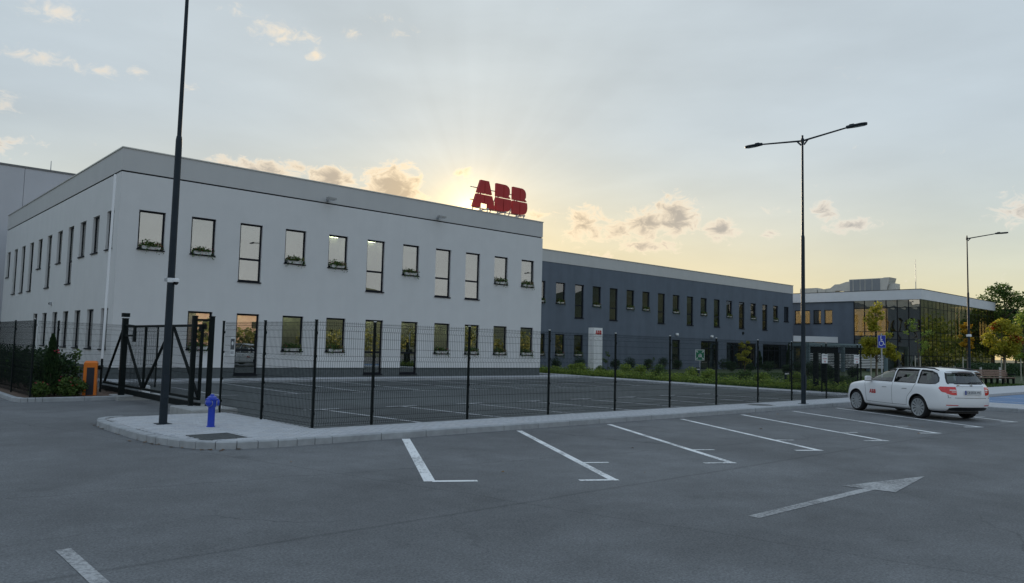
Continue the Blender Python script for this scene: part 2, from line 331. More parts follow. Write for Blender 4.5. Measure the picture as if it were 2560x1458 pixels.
def asphalt(name, base, tracks=True):
    m = bpy.data.materials.new(name); m.use_nodes = True; nt = m.node_tree; nd = nt.nodes; ln = nt.links; b = nd['Principled BSDF']
    tc = nd.new('ShaderNodeTexCoord').outputs['Object']
    def noise(s, det=4, rough=.5):
        n = nd.new('ShaderNodeTexNoise'); n.inputs['Scale'].default_value = s; n.inputs['Detail'].default_value = det; n.inputs['Roughness'].default_value = rough
        ln.new(tc, n.inputs['Vector']); return n.outputs['Fac']
    def mr(x, a, c, lo, hi):
        n = nd.new('ShaderNodeMapRange'); ln.new(x, n.inputs[0])
        for i, v in ((1, a), (2, c), (3, lo), (4, hi)): n.inputs[i].default_value = v
        return n.outputs[0]
    def mul(a, c):
        n = nd.new('ShaderNodeMath'); n.operation = 'MULTIPLY'; ln.new(a, n.inputs[0]); ln.new(c, n.inputs[1]); return n.outputs[0]
    big = mr(noise(.22, 6, .6), .3, .7, .72, 1.26)
    mid = mr(noise(1.3, 6, .65), .3, .7, .84, 1.14)
    fine = mr(noise(48, 3, .75), .28, .72, .54, 1.46)
    vor = nd.new('ShaderNodeTexVoronoi'); vor.inputs['Scale'].default_value = 70; ln.new(tc, vor.inputs['Vector'])
    spk = mr(vor.outputs['Distance'], .0, .22, 1.5, .96)
    v = mul(mul(big, mid), mul(fine, spk))
    spot = nd.new('ShaderNodeTexVoronoi'); spot.inputs['Scale'].default_value = .55; ln.new(tc, spot.inputs['Vector'])      # oil spots and drips
    wv = nd.new('ShaderNodeMath'); wv.operation = 'MULTIPLY_ADD'; ln.new(noise(3.5, 4, .6), wv.inputs[0]); wv.inputs[1].default_value = .16; ln.new(spot.outputs['Distance'], wv.inputs[2])
    v = mul(v, mr(wv.outputs[0], .10, .22, .74, 1.0))
    v = mul(v, mr(noise(.55, 7, .7), .56, .70, 1.0, .80))
    wp = nd.new('ShaderNodeTexNoise'); wp.inputs['Scale'].default_value = 1.1; wp.inputs['Detail'].default_value = 6; ln.new(tc, wp.inputs['Vector'])
    wa = nd.new('ShaderNodeVectorMath'); wa.operation = 'MULTIPLY_ADD'; ln.new(wp.outputs['Color'], wa.inputs[0]); wa.inputs[1].default_value = (1.1, 1.1, 0); ln.new(tc, wa.inputs[2])
    ck = nd.new('ShaderNodeTexVoronoi'); ck.feature = 'DISTANCE_TO_EDGE'; ck.inputs['Scale'].default_value = .21; ln.new(wa.outputs[0], ck.inputs['Vector'])
    thin = mr(ck.outputs['Distance'], .0, .0045, 0.0, 1.0); where = mr(noise(.16, 3, .5), .50, .58, 1.0, 0.0)
    cm = nd.new('ShaderNodeMath'); cm.operation = 'MAXIMUM'; ln.new(thin, cm.inputs[0]); ln.new(where, cm.inputs[1])
    v = mul(v, mr(cm.outputs[0], 0.0, 1.0, .58, 1.0))
    # laying joints and a wandering crack
    sx = nd.new('ShaderNodeSeparateXYZ'); ln.new(tc, sx.inputs[0])
    def line(ax, ay, c, w, amp, lo):
        n = nd.new('ShaderNodeMath'); n.operation = 'MULTIPLY_ADD'; ln.new(sx.outputs[0], n.inputs[0]); n.inputs[1].default_value = ax
        k = nd.new('ShaderNodeMath'); k.operation = 'MULTIPLY_ADD'; ln.new(sx.outputs[1], k.inputs[0]); k.inputs[1].default_value = ay; k.inputs[2].default_value = c
        ln.new(k.outputs[0], n.inputs[2])
        a = nd.new('ShaderNodeMath'); a.operation = 'MULTIPLY_ADD'; ln.new(noise(.9, 5, .65), a.inputs[0]); a.inputs[1].default_value = amp; ln.new(n.outputs[0], a.inputs[2])
        a2 = nd.new('ShaderNodeMath'); a2.operation = 'SUBTRACT'; ln.new(a.outputs[0], a2.inputs[0]); a2.inputs[1].default_value = amp*.5
        ab = nd.new('ShaderNodeMath'); ab.operation = 'ABSOLUTE'; ln.new(a2.outputs[0], ab.inputs[0])
        return mr(ab.outputs[0], 0, w, lo, 1.0)
    if tracks:
        v = mul(v, line(.0, 1.0, -6.35, .05, .10, .72)); v = mul(v, line(.15, .99, -9.9, .02, .5, .6)); v = mul(v, line(1.0, .25, -7.6, .025, .3, .72))
        v = mul(v, line(.0, 1.0, -1.9, .8, .6, 1.10)); v = mul(v, line(.0, 1.0, -3.9, .6, .6, .90)); v = mul(v, line(.93, .36, -3.9, .7, .5, 1.08))
    cc = nd.new('ShaderNodeVectorMath'); cc.operation = 'SCALE'; cc.inputs[0].default_value = base; ln.new(v, cc.inputs[3])
    ln.new(cc.outputs[0], b.inputs['Base Color']); b.inputs['Roughness'].default_value = .82; b.inputs['Specular IOR Level'].default_value = .35
    bp = nd.new('ShaderNodeBump'); bp.inputs['Strength'].default_value = .45; bp.inputs['Distance'].default_value = .006
    ln.new(vor.outputs['Distance'], bp.inputs['Height']); ln.new(bp.outputs[0], b.inputs['Normal']); return m
ASPHALT = asphalt('asphalt', (.154, .158, .162))
ASPHALT_IN = asphalt('asphalt_yard', (.090, .098, .098), False)
def worn_paint(name, col, wear):
    m = bpy.data.materials.new(name); m.use_nodes = True; nt = m.node_tree; nd = nt.nodes; ln = nt.links; b = nd['Principled BSDF']
    tc = nd.new('ShaderNodeTexCoord').outputs['Object']
    n = nd.new('ShaderNodeTexNoise'); n.inputs['Scale'].default_value = 26; n.inputs['Detail'].default_value = 6; n.inputs['Roughness'].default_value = .7; ln.new(tc, n.inputs['Vector'])
    n2 = nd.new('ShaderNodeTexNoise'); n2.inputs['Scale'].default_value = 1.7; n2.inputs['Detail'].default_value = 4; ln.new(tc, n2.inputs['Vector'])
    ad = nd.new('ShaderNodeMath'); ad.operation = 'MULTIPLY_ADD'; ln.new(n2.outputs['Fac'], ad.inputs[0]); ad.inputs[1].default_value = .6; ln.new(n.outputs['Fac'], ad.inputs[2])
    mr = nd.new('ShaderNodeMapRange'); ln.new(ad.outputs[0], mr.inputs[0]); mr.inputs[1].default_value = wear-.10; mr.inputs[2].default_value = wear+.14
    mx = nd.new('ShaderNodeMix'); mx.data_type = 'RGBA'; ln.new(mr.outputs[0], mx.inputs[0]); mx.inputs[6].default_value = (*col, 1); mx.inputs[7].default_value = (.158, .161, .165, 1)
    ln.new(mx.outputs[2], b.inputs['Base Color']); b.inputs['Roughness'].default_value = .7; return m
LINE_P = worn_paint('road_line_paint', (.86, .86, .85), .88)
LINE_OLD = worn_paint('old_arrow_paint', (.46, .46, .46), .80)
LINE_IN = worn_paint('yard_line_paint', (.48, .49, .50), .86)
BLUE_PAINT = worn_paint('blue_bay_paint', (.10, .20, .37), .93)
# ---------------------------------------------------------------- ground, roads, pavements
MB().box(-2500, 2500, -2500, 2500, -.5, 0).build('ground', mat('earth_grass', (.075, .085, .045), .95, .3, .3, .4, 20))
struct(bpy.data.objects['ground'])
road = struct(MB().quad((-90, -70, .004), (75, -70, .004), (75, 34, .004), (-90, 34, .004)).build('road', ASPHALT), 'grey asphalt car park in front of the fence')
yard = struct(MB().quad((7.3, 13.2, .008), (33.2, 13.2, .008), (35.0, 36, .008), (6.9, 36, .008)).build('yard', ASPHALT_IN), 'darker asphalt yard inside the mesh fence')
far_pav = struct(MB().prism([(32.95, 11.45), (120, 11.45), (120, 14.3), (32.95, 14.3)], 0, .12).build('far_pavement', PAVER_M[0]))
P1 = [(7.12, 17.38), (4.81, 17.42), (4.47, 17.29), (4.25, 17.0), (4.18, 16.6), (4.17, 15.8), (4.17, 15.07), (4.20, 14.1), (4.29, 13.4), (4.44, 12.85),
      (4.65, 12.42), (4.95, 12.2), (5.35, 12.07), (5.9, 12.0), (28.9, 12.0), (29.35, 11.9), (29.6, 11.5), (29.65, 11.0), (29.65, -6), (32.9, -6), (32.9, 13.3), (7.12, 13.3)]
def offset_line(pts, d):
    out = []
    for i, p in enumerate(pts):
        a = Vector(pts[max(i-1, 0)]); b = Vector(pts[min(i+1, len(pts)-1)]); t = (b-a).normalized()
        out.append((p[0]-t.y*d, p[1]+t.x*d))
    return out
def resample(pts, steps):
    pts = [Vector(p) for p in pts]; cum = [0]
    for a, b in zip(pts, pts[1:]): cum.append(cum[-1]+(b-a).length)
    out = []; s = 0.0; k = 0
    while s < cum[-1]:
        out.append(s); s += steps(s); k += 1
    out.append(cum[-1])
    def at(s):
        for i in range(len(cum)-1):
            if s <= cum[i+1]+1e-9:
                f = (s-cum[i])/max(cum[i+1]-cum[i], 1e-9); return pts[i].lerp(pts[i+1], f), (pts[i+1]-pts[i]).normalized()
        return pts[-1], (pts[-1]-pts[-2]).normalized()
    return [at(s) for s in out]
def kerb_run(parent, pts, steps, w=.15, z1=.128, z0=0.0):
    q = resample(pts, steps)
    for i in range(len(q)-1):
        (a, ta), (b, tb) = q[i], q[i+1]
        na = Vector((-ta.y, ta.x)); nb = Vector((-tb.y, tb.x))
        if i > 0: na = ((na+Vector((-q[i-1][1].y, q[i-1][1].x)))/2).normalized() if False else na
        g = (b-a).normalized()*.006; ch = .018; jz = RNG.uniform(-.003, .003); jo = RNG.uniform(-.004, .004)
        a2, b2 = a+g+na*jo, b-g+nb*jo
        ring = lambda p, n: [(*p, z0), (*p, z1-ch+jz), (*(p+n*ch), z1+jz), (*(p+n*w), z1+jz), (*(p+n*w), z0)]
        m = MB(); m.add(ring(a2, na)+ring(b2, nb), [(0, 1, 6, 5), (1, 2, 7, 6), (2, 3, 8, 7), (3, 4, 9, 8), (4, 3, 2, 1, 0), (5, 6, 7, 8, 9)])
        m.build('kerb_stone', KERB, parent, recalc=True)
def inset(poly, d, idx):
    out = []
    n = len(poly)
    for i, p in enumerate(poly):
        if i in idx:
            a = Vector(poly[i-1]); b = Vector(poly[(i+1) % n]); t = (b-a).normalized(); out.append((p[0]-t.y*d, p[1]+t.x*d))
        else: out.append(p)
    return out
def brickmat(name):
    m = bpy.data.materials.new(name); m.use_nodes = True; nt = m.node_tree; b = nt.nodes['Principled BSDF']
    tc = nt.nodes.new('ShaderNodeTexCoord'); br = nt.nodes.new('ShaderNodeTexBrick'); nt.links.new(tc.outputs['Object'], br.inputs['Vector'])
    br.inputs['Scale'].default_value = 1; br.inputs['Brick Width'].default_value = .2; br.inputs['Row Height'].default_value = .1; br.inputs['Mortar Size'].default_value = .004
    br.inputs['Color1'].default_value = (.50, .505, .52, 1); br.inputs['Color2'].default_value = (.45, .455, .47, 1); br.inputs['Mortar'].default_value = (.17, .17, .17, 1)
    nt.links.new(br.outputs[0], b.inputs['Base Color']); b.inputs['Roughness'].default_value = .92; return m
PAV_BASE = brickmat('paver_field'); SAND = mat('joint_sand', (.14, .138, .13), .95, .2, 20)
ring_idx = set(range(1, 19))
P1i = inset(P1, .08, ring_idx)
pav = struct(MB().prism(P1i, 0, .106).build('pavement', SAND), 'pale block-paved pavement with rounded corner and concrete kerb')
kerb_run(pav, P1[1:19], lambda s: .33 if s < 7.4 else 1.0)
def inside(p, poly):
    x, y = p; c = False; n = len(poly)
    for i in range(n):
        (x1, y1), (x2, y2) = poly[i], poly[(i+1) % n]
        if (y1 > y) != (y2 > y) and x < (x2-x1)*(y-y1)/(y2-y1)+x1: c = not c
    return c
P1p = inset(P1, .155, ring_idx)
pav_far = MB().prism([(11.9, 12.15), (28.9, 12.15), (29.3, 12.1), (29.75, 11.6), (29.8, 11), (29.8, -6), (32.9, -6), (32.9, 13.3), (11.9, 13.3)], .07, .1195)
pav_far.build('paver_field', PAV_BASE, pav)
cells = []
for j in range(int((17.5-12)/.1)+1):
    for i in range(-2, int((11.9-4)/.2)+1):
        x = 4.0+i*.2+(.1 if j % 2 else 0); y = 12.02+j*.1
        x1 = min(x+.2, 11.9)
        if x1-x < .05: continue
        cx, cy = (x+x1)/2, y+.05
        if not all(inside(q, P1p) for q in ((x+.03, y+.02), (x1-.03, y+.02), (x+.03, y+.08), (x1-.03, y+.08))): continue
        if 4.74 < cx < 5.52 and 12.57 < cy < 13.42: continue
        cells.append((math.hypot(cx, cy), x, x1, y))
cells.sort()
paver_me = [MB().cbox((0, 0, 0), (.194, .094, .055), .006).mesh('paver', m) for m in PAVER_M]
rest = MB()
for k, (d, x, x1, y) in enumerate(cells):
    zz = .065+RNG.uniform(-.0015, .0015); full = x1-x > .199
    if k < 300 and full:
        o = place('paver', RNG.choice(paver_me), pav, (x+.1, y+.05, zz)); o.rotation_euler = (RNG.uniform(-.012, .012), RNG.uniform(-.008, .008), 0)
    else:
        rest.mi = RNG.randrange(3); rest.cbox(((x+x1)/2, y+.05, zz), (x1-x-.006, .094, .055), .006)
tag(rest.build('pavers', PAVER_M, pav), kind='stuff')
# wall-side pavement, yard-edge path and lawn
bp = struct(MB().prism([(8.4, 31.42), (34.35, 31.42), (34.6, 34.0), (8.4, 34.0)], 0, .10).build('building_pavement', PAV_BASE))
kerb_run(bp, [(8.4, 31.3), (34.2, 31.3)], lambda s: 1.0, .12, .108)
KL = [(34.75, 34.7), (33.8, 29.5), (32.85, 23.2), (32.4, 18.5), (32.0, 14.35)]
path = struct(MB().prism([(x+.12, y) for x, y in KL]+[(33.6, 14.35), (33.8, 18.5), (34.35, 23.2), (35.2, 29.5), (36.0, 34.7), (36.0, 42.6), (34.9, 42.6)], 0, .11).build('path', PAV_BASE))
kerb_run(path, KL, lambda s: 1.0, .12, .118)
LAWN = mat('lawn_soil', (.055, .075, .025), .95, .3, 2, .5, 30)
lawn = struct(MB().prism([(33.62, 14.35), (33.82, 18.5), (34.37, 23.2), (35.22, 29.5), (36.02, 34.7), (36.02, 42.6), (87.4, 42.6), (87.4, 31.0), (130, 31.0), (130, 14.35)], 0, .10).build('lawn', LAWN))
bed = struct(MB().prism([(4.1, 24.0), (4.2, 23.62), (4.5, 23.53), (6.95, 23.53), (6.95, 26.5), (7.3, 33), (4.07, 50)], 0, .10).build('flower_bed', SOIL))
kerb_run(bed, [(3.95, 50), (3.93, 24.0), (4.05, 23.5), (4.4, 23.4), (7.0, 23.4)], lambda s: 1.0 if s < 25.2 or s > 26.9 else .17, .12, .12)
# painted markings, each a part of its surface
def strip(parent, a, b, w, m, z=.008, name='parking_line'):
    a, b = Vector(a), Vector(b); t = (b-a).normalized(); n = Vector((-t.y, t.x))*w/2
    return MB().quad((*(a-n), z), (*(b-n), z), (*(b+n), z), (*(a+n), z)).build(name, m, parent)
B0, BD, BV = Vector((8.22, 11.9)), Vector((2.825, -.05)), Vector((-3.02, -5.12))
u = BV.normalized()
for i in range(8):
    s = B0+BD*i; L = BV.length if i else 4.5; e = s+u*L
    strip(road, s, e, .12 if i else .15, LINE_P)
    pe = Vector((-u.y, u.x)); pe = pe if pe.x > 0 else -pe
    if i == 0:
        strip(road, e+pe*.03, e+pe*.62-u*.0, .11, LINE_P, .0095)
    else:
        strip(road, e-pe*.48, e+pe*.07, .10, LINE_P, .0095)
        k = s+u*(L*.745); strip(road, k+pe*.05, k+pe*.45, .08, LINE_P, .0095)
strip(road, (1.61, 7.17), (1.59, 3.5), .115, LINE_OLD)
strip(road, (7.50, 4.36), (10.40, 4.335), .135, LINE_OLD, name='arrow_shaft')
MB().quad((10.26, 4.66, .0095), (10.38, 4.02, .0095), (12.15, 4.29, .0095)).build('arrow_head', LINE_OLD, road)
for i in range(-1, 8):
    x = 10.0+2.51*i
    if x > 8: strip(yard, (x+.25, 13.55), (x-.1, 18.2), .11, LINE_IN, .012); strip(yard, (x-.6, 18.25), (x+.45, 18.28), .10, LINE_IN, .0135)
for i in range(-1, 8):
    x = 12.4+2.64*i
    strip(yard, (x, 31.2), (x-.15, 24.2), .11, LINE_IN, .012); strip(yard, (x-.75, 24.15), (x+.4, 24.18), .10, LINE_IN, .0135)
MB().quad((33.0, 2.0, .009), (46, 2.0, .009), (46, 11.3, .009), (33.0, 11.3, .009)).build('blue_bay', BLUE_PAINT, road)
for x in (36.4, 40.2): strip(road, (x, 11.2), (x, 6.0), .11, LINE_P, .0125)

# ---------------------------------------------------------------- buildings
def facade(mb, fn, u0, u1, z0, z1, holes, depth=.17, room=.75, mi=0, mi_in=1, closed=True):
    """a wall skin with openings; fn(u,z,d) gives the point, d going inwards"""
    us = sorted({u0, u1, *[h[0] for h in holes], *[h[1] for h in holes]}); zs = sorted({z0, z1, *[h[2] for h in holes], *[h[3] for h in holes]})
    mb.mi = mi
    for a, b in zip(us, us[1:]):
        for c, d in zip(zs, zs[1:]):
            m, k = (a+b)/2, (c+d)/2
            if any(h[0] < m < h[1] and h[2] < k < h[3] for h in holes): continue
            mb.quad(fn(a, c, 0), fn(b, c, 0), fn(b, d, 0), fn(a, d, 0))
    for h in holes:
        a, b, c, d = h[:4]
        for d0, d1, i in (((0, depth, mi), (depth, room, mi_in)) if closed else ((0, depth, mi),)):
            mb.mi = i
            mb.quad(fn(a, c, d0), fn(a, d, d0), fn(a, d, d1), fn(a, c, d1)); mb.quad(fn(b, c, d0), fn(b, c, d1), fn(b, d, d1), fn(b, d, d0))
            mb.quad(fn(a, d, d0), fn(b, d, d0), fn(b, d, d1), fn(a, d, d1)); mb.quad(fn(a, c, d0), fn(a, c, d1), fn(b, c, d1), fn(b, c, d0))
        if room > 0 and closed: mb.mi = mi_in; mb.quad(fn(a, c, room), fn(a, d, room), fn(b, d, room), fn(b, c, room))
    mb.mi = 0
WIN = {}
def window_meshes(w, h, split, fw=.075, sill=True):
    k = (round(w, 2), round(h, 2), split)
    if k in WIN: return WIN[k]
    f = MB(); y0, y1 = .10, .165
    f.box(0, w, y0, y1, h-fw, h); f.box(0, w, y0, y1, 0, fw); f.box(0, fw, y0+.001, y1, fw, h-fw); f.box(w-fw, w, y0+.001, y1, fw, h-fw)
    if split: f.box(fw, w-fw, y0+.001, y1, split-fw*.6, split+fw*.6)
    sl = MB().box(-.03, w+.03, -.045, .10, -.035, 0); sl.box(-.03, w+.03, -.05, -.045, -.05, .004)
    panes = []
    for (a, b) in ([(fw, h-fw)] if not split else [(fw, split-fw*.6), (split+fw*.6, h-fw)]):
        panes.append(MB().box(fw, w-fw, .128, .140, a, b).mesh('pane', GLASS))
    WIN[k] = (f.mesh('window', FRAME), sl.mesh('sill', FRAME), panes, MB().box(fw, w-fw, .20, .21, 0, h*.55).mesh('blind', BLIND)); return WIN[k]
LAMP_ME = MB().box(-.30, .30, -.05, .05, -.02, 0).mesh('ceiling_lamp', ROOM_LAMP)
def add_window(par, loc, w, h, split=0, rotz=0, glass=None, blind=0.0, sill=True, lit=0):
    f, sl, panes, bl = window_meshes(w, h, split)
    o = place('window', f, par, loc, True, rotz)
    if sill: place('sill', sl, o)
    if lit: place('ceiling_lamp', LAMP_ME, o, (w/2, lit, h-.012))
    for p in panes:
        q = place('pane', p, o)
        q.rotation_euler = (RNG.uniform(-.004, .004), 0, RNG.uniform(-.004, .004))
        if glass: q.material_slots[0].link = 'OBJECT'; q.material_slots[0].material = glass
    if blind:
        b = place('blind', bl, o, (0, 0, h-h*.55*blind)); b.scale = (1, 1, blind)
    return o
ROOF_Z, GROOVE_Z = 9.57, 8.58
# white office block
X0, X1, Y0, Y1 = 8.75, 32.85, 33.5, 58.8
wb = thing('office_building', 'white rendered two-storey office block with red rooftop letters', 'building', (X0, Y0, 0))
UP = [9.51, 11.64, 13.79, 15.96, 18.22, 20.39, 22.56, 24.71, 26.81, 28.96, 31.11]; UTALL = {2, 5, 7, 8}
DN = [11.69, 13.82, 16.0, 18.26, 20.45, 22.62, 24.76, 26.88, 29.01, 31.15]; DTALL = {1, 4, 5}
LU = [34.19+.0, 36.40, 38.63, 40.87, 43.15, 45.45, 47.75, 50.0, 52.35, 54.7, 57.05]; LUT = {3, 5, 7, 8, 9}
LD = [34.2, 36.44, 38.67, 40.92, 43.15, 45.5, 47.8]; LDT = {4}
ww = 1.05
fr = lambda u, z, d: (u, Y0+d, z)
lf = lambda u, z, d: (X0+d, u, z)
PLZ = .56
hU = [(x, x+ww, 4.43 if i in UTALL else 5.45, 7.06) for i, x in enumerate(UP)]
hD = [(x, x+ww, .25 if i in DTALL else 1.34, 2.98) for i, x in enumerate(DN)]
hL = [(y, y+ww, 4.29 if i in LUT else 5.43, 7.06) for i, y in enumerate(LU)]+[(y, y+ww, .12 if i in LDT else 1.28, 2.97) for i, y in enumerate(LD)]
m = MB(); facade(m, fr, X0, X1, PLZ, GROOVE_Z-.045, [h if h[2] > PLZ else (h[0], h[1], PLZ, h[3]) for h in hU+hD])
facade(m, lf, Y0, Y1, PLZ, GROOVE_Z-.045, [h if h[2] > PLZ else (h[0], h[1], PLZ, h[3]) for h in hL])
m.quad((X1, Y0, PLZ), (X1, Y1, PLZ), (X1, Y1, 8.535), (X1, Y0, 8.535)); m.quad((X0, Y1, PLZ), (X0, Y1, 8.535), (X1, Y1, 8.535), (X1, Y1, PLZ))
m.build('wall', [WHITE_WALL, INTERIOR], wb, world=True)
m = MB(); pr = .03
fr2 = lambda u, z, d: (u, Y0+pr+d, z); lf2 = lambda u, z, d: (X0+pr+d, u, z)
facade(m, fr2, X0+pr, X1-pr, -.3, PLZ, [(h[0], h[1], h[2], PLZ) for h in hD if h[2] < PLZ], .14, .7)
facade(m, lf2, Y0+pr, Y1, -.3, PLZ, [(h[0], h[1], h[2], PLZ) for h in hL if h[2] < PLZ], .14, .7)
m.quad((X1-pr, Y0+pr, -.3), (X1-pr, Y1, -.3), (X1-pr, Y1, PLZ), (X1-pr, Y0+pr, PLZ))
m.mi = 0; m.quad((X0, Y0, PLZ), (X1, Y0, PLZ), (X1, Y0+pr, PLZ), (X0, Y0+pr, PLZ))
m.build('plinth', [PLINTH, INTERIOR], wb, world=True)
MB().box(X0+.05, X1-.05, Y0+.05, Y1, GROOVE_Z-.045, GROOVE_Z+.02).build('groove', GROOVE, wb, world=True)
m = MB(); th = .35
zt = ROOF_Z-.045
m.box(X0, X1, Y0, Y0+th, GROOVE_Z+.02, zt); m.box(X0, X0+th, Y0+th, Y1, GROOVE_Z+.02, zt); m.box(X1-th, X1, Y0+th, Y1, GROOVE_Z+.02, zt); m.box(X0+th, X1-th, Y1-th, Y1, GROOVE_Z+.02, zt)
m.build('parapet', FASCIA, wb, world=True)
m = MB(); o_ = .035
m.box(X0-o_, X1+o_, Y0-o_, Y0+th+o_, zt, ROOF_Z); m.box(X0-o_, X0+th+o_, Y0+th+o_, Y1, zt, ROOF_Z); m.box(X1-th-o_, X1+o_, Y0+th+o_, Y1, zt, ROOF_Z)
m.build('coping', COPING, wb, world=True)
MB().box(X0+.3, X1-.3, Y0+.3, Y1-.3, 8.8, 8.9).build('roof', mat('roof_membrane', (.20, .20, .20), .9), wb, world=True)
for i, h in enumerate(hU): add_window(wb, (h[0], Y0, h[2]), ww, h[3]-h[2], 1.02 if i in UTALL else 0, lit=.62 if i in (4, 5) else 0, blind=(0, 0, .5, .55, 0, 0, .4, 0, .6, .45, 0)[i])
for i, h in enumerate(hD): add_window(wb, (h[0], Y0, h[2]), ww, h[3]-h[2], 1.09 if i in DTALL else 0, blind=(.0, .0, 0, .7, 0, .0, 0, 0, 0, .8)[i], lit=0 if i == 8 else .45)
for i, h in enumerate(hL): add_window(wb, (X0, h[1], h[2]), ww, h[3]-h[2], (1.10 if i < 11 else 1.1) if h[3]-h[2] > 2 else 0, -pi/2)
# two floodlights on the parapet
def floodlight(loc, label, group):
    t = thing('floodlight', label, 'floodlight', loc, 0, group); t.scale = (1.3, 1.3, 1.3)
    MB().box(-.05, .05, -.03, .0, -.06, .06).build('bracket', GALV, t)
    MB().bar((0, 0, 0), (0, -.22, .05), .035).build('arm', GALV, t)
    m = MB(); m.cbox((0, -.30, -.02), (.34, .22, .10), .02); m.build('lamp_head', mat('lamp_grey', (.36, .36, .35), .4) if 'lamp_grey' not in MAT else MAT['lamp_grey'], t)
    MB().box(-.14, .14, -.39, -.21, -.028, -.02).build('lens', WHITE_METAL, t)
for x, w_ in ((18.05, 'middle of the facade'), (24.75, 'red letters')): floodlight((x, Y0-.002, 8.72), 'small grey floodlight on the white office parapet nearer the %s' % w_, 'floodlights on the white parapet')

t = thing('wall_siren', 'tiny grey siren box on the gate-side wall of white office', 'siren', (X0-.002, 44.6, 3.42)); MB().cbox((-.05, 0, -.08), (.10, .16, .16), .02).build('housing', GALV, t); MB().lathe([(0, -.13), (.04, -.13), (.05, -.10), (0, -.10)], 12, (0, 0, 0), 'x').build('horn', DARK_STEEL, t)
# slate grey office wing
GX0, GX1, GY = 32.86, 81.94, 42.7
gb = thing('office_wing', 'long slate-grey office wing with pale roof band behind the lawn', 'building', (GX1, GY, 0))
GU = [x*42.7/37.5 for x in (36.2, 38.19, 40.15, 42.03, 43.96, 45.94, 47.89, 49.91, 51.89, 53.88, 55.9, 57.93, 59.91, 62.0, 63.99, 66.09, 68.12, 70.19)]; GT = {2, 4, 7, 9, 11, 13, 15}
gf = lambda u, z, d: (u, GY+d, z)
gU = [(x, x+1.06, 4.30 if i in GT else 5.38, 7.06) for i, x in enumerate(GU)]
gD = [(x*42.7/37.5, x*42.7/37.5+1.06, 1.22, 2.92) for x in (36.25, 38.2, 40.13)]
gS = [(59.05, 60.3, .1, 2.86), (63.75, 66.8, .1, 2.84), (68.3, 74.0, .1, 2.80), (75.35, 80.7, .1, 2.78)]
m = MB(); facade(m, gf, GX0, GX1, -.2, 8.62, gU+gD+gS)
m.quad((GX1, GY, -.2), (GX1, GY+18, -.2), (GX1, GY+18, 8.62), (GX1, GY, 8.62))
m.build('wall', [GREY_WALL, INTERIOR], gb, world=True)
MB().box(GX0, GX1+.02, GY-.03, GY+.4, 8.62, ROOF_Z-.02).box(GX1-.35, GX1+.02, GY+.4, GY+18, 8.62, ROOF_Z-.02).build('parapet', FASCIA, gb, world=True)
MB().box(GX0, GX1+.06, GY-.07, GY+.45, ROOF_Z-.02, ROOF_Z+.03).box(GX1-.4, GX1+.06, GY+.45, GY+18, ROOF_Z-.02, ROOF_Z+.03).build('coping', COPING, gb, world=True)
MB().box(GX0, GX1-.3, GY+.3, GY+18, 8.7, 8.8).build('roof', MAT['roof_membrane'], gb, world=True)
MB().box(GX0, GX1, GY+17.8, GY+18, 0, 8.62).build('back_wall', GREY_WALL, gb, world=True)
BL = [0, 0, 0, .8, .75, .7, 0, 0, 0, .4, .6, .5, 0, 0, 0, 0, 0, 0]
for i, h in enumerate(gU): add_window(gb, (h[0], GY, h[2]), 1.06, h[3]-h[2], 1.05 if i in GT else 0, glass=GLASS_DARK, blind=BL[i])
for i, h in enumerate(gD): add_window(gb, (h[0], GY, h[2]), 1.06, h[3]-h[2], 0, glass=GLASS_DARK, blind=.9 if i else 0)
for h in gS:                                    # glazed shopfronts: frame, mullions, door leaves
    w, hh = h[1]-h[0], h[3]-h[2]; f = MB(); fw = .09; n = max(1, round(w/1.4))
    f.box(0, w, .1, .18, hh-.12, hh); f.box(0, w, .1, .18, 0, .1)
    for k in range(n+1): f.box(max(0, k*w/n-fw/2), min(w, k*w/n+fw/2), .099, .179, .1, hh-.12)
    f.box(0, w, .101, .178, 2.0, 2.08)
    o = f.build('window', FRAME, gb, (h[0], GY, h[2]), world=True)
    for k in range(n):
        MB().box(k*w/n+fw/2, (k+1)*w/n-fw/2, .132, .142, .1, 2.0).build('pane', GLASS_DARK, o); MB().box(k*w/n+fw/2, (k+1)*w/n-fw/2, .132, .142, 2.08, hh-.12).build('pane', GLASS_DARK, o)
for x, z, lb in ((59.7, 3.38, 'small white square lamp above the single glazed door of grey wing'), (65.5, 3.35, 'small white square lamp above the narrower shopfront of grey wing')):
    t = thing('wall_lamp', lb, 'wall lamp', (x, GY-.002, z)); MB().cbox((0, -.09, -.1), (.34, .17, .2), .03).build('housing', WHITE_METAL, t); MB().box(-.12, .12, -.165, -.02, -.112, -.1).build('lens', GALV, t)
t = thing('alarm_bell', 'small round dark alarm sounder high on grey wing', 'alarm', (71.35, GY-.002, 3.85)); MB().lathe([(.0, -.10), (.12, -.09), (.15, -.03), (.15, 0)], 16, axis='y').build('dome', DARK_STEEL, t); MB().box(-.09, .09, -.02, .0, -.2, -.14).build('bracket', DARK_STEEL, t)

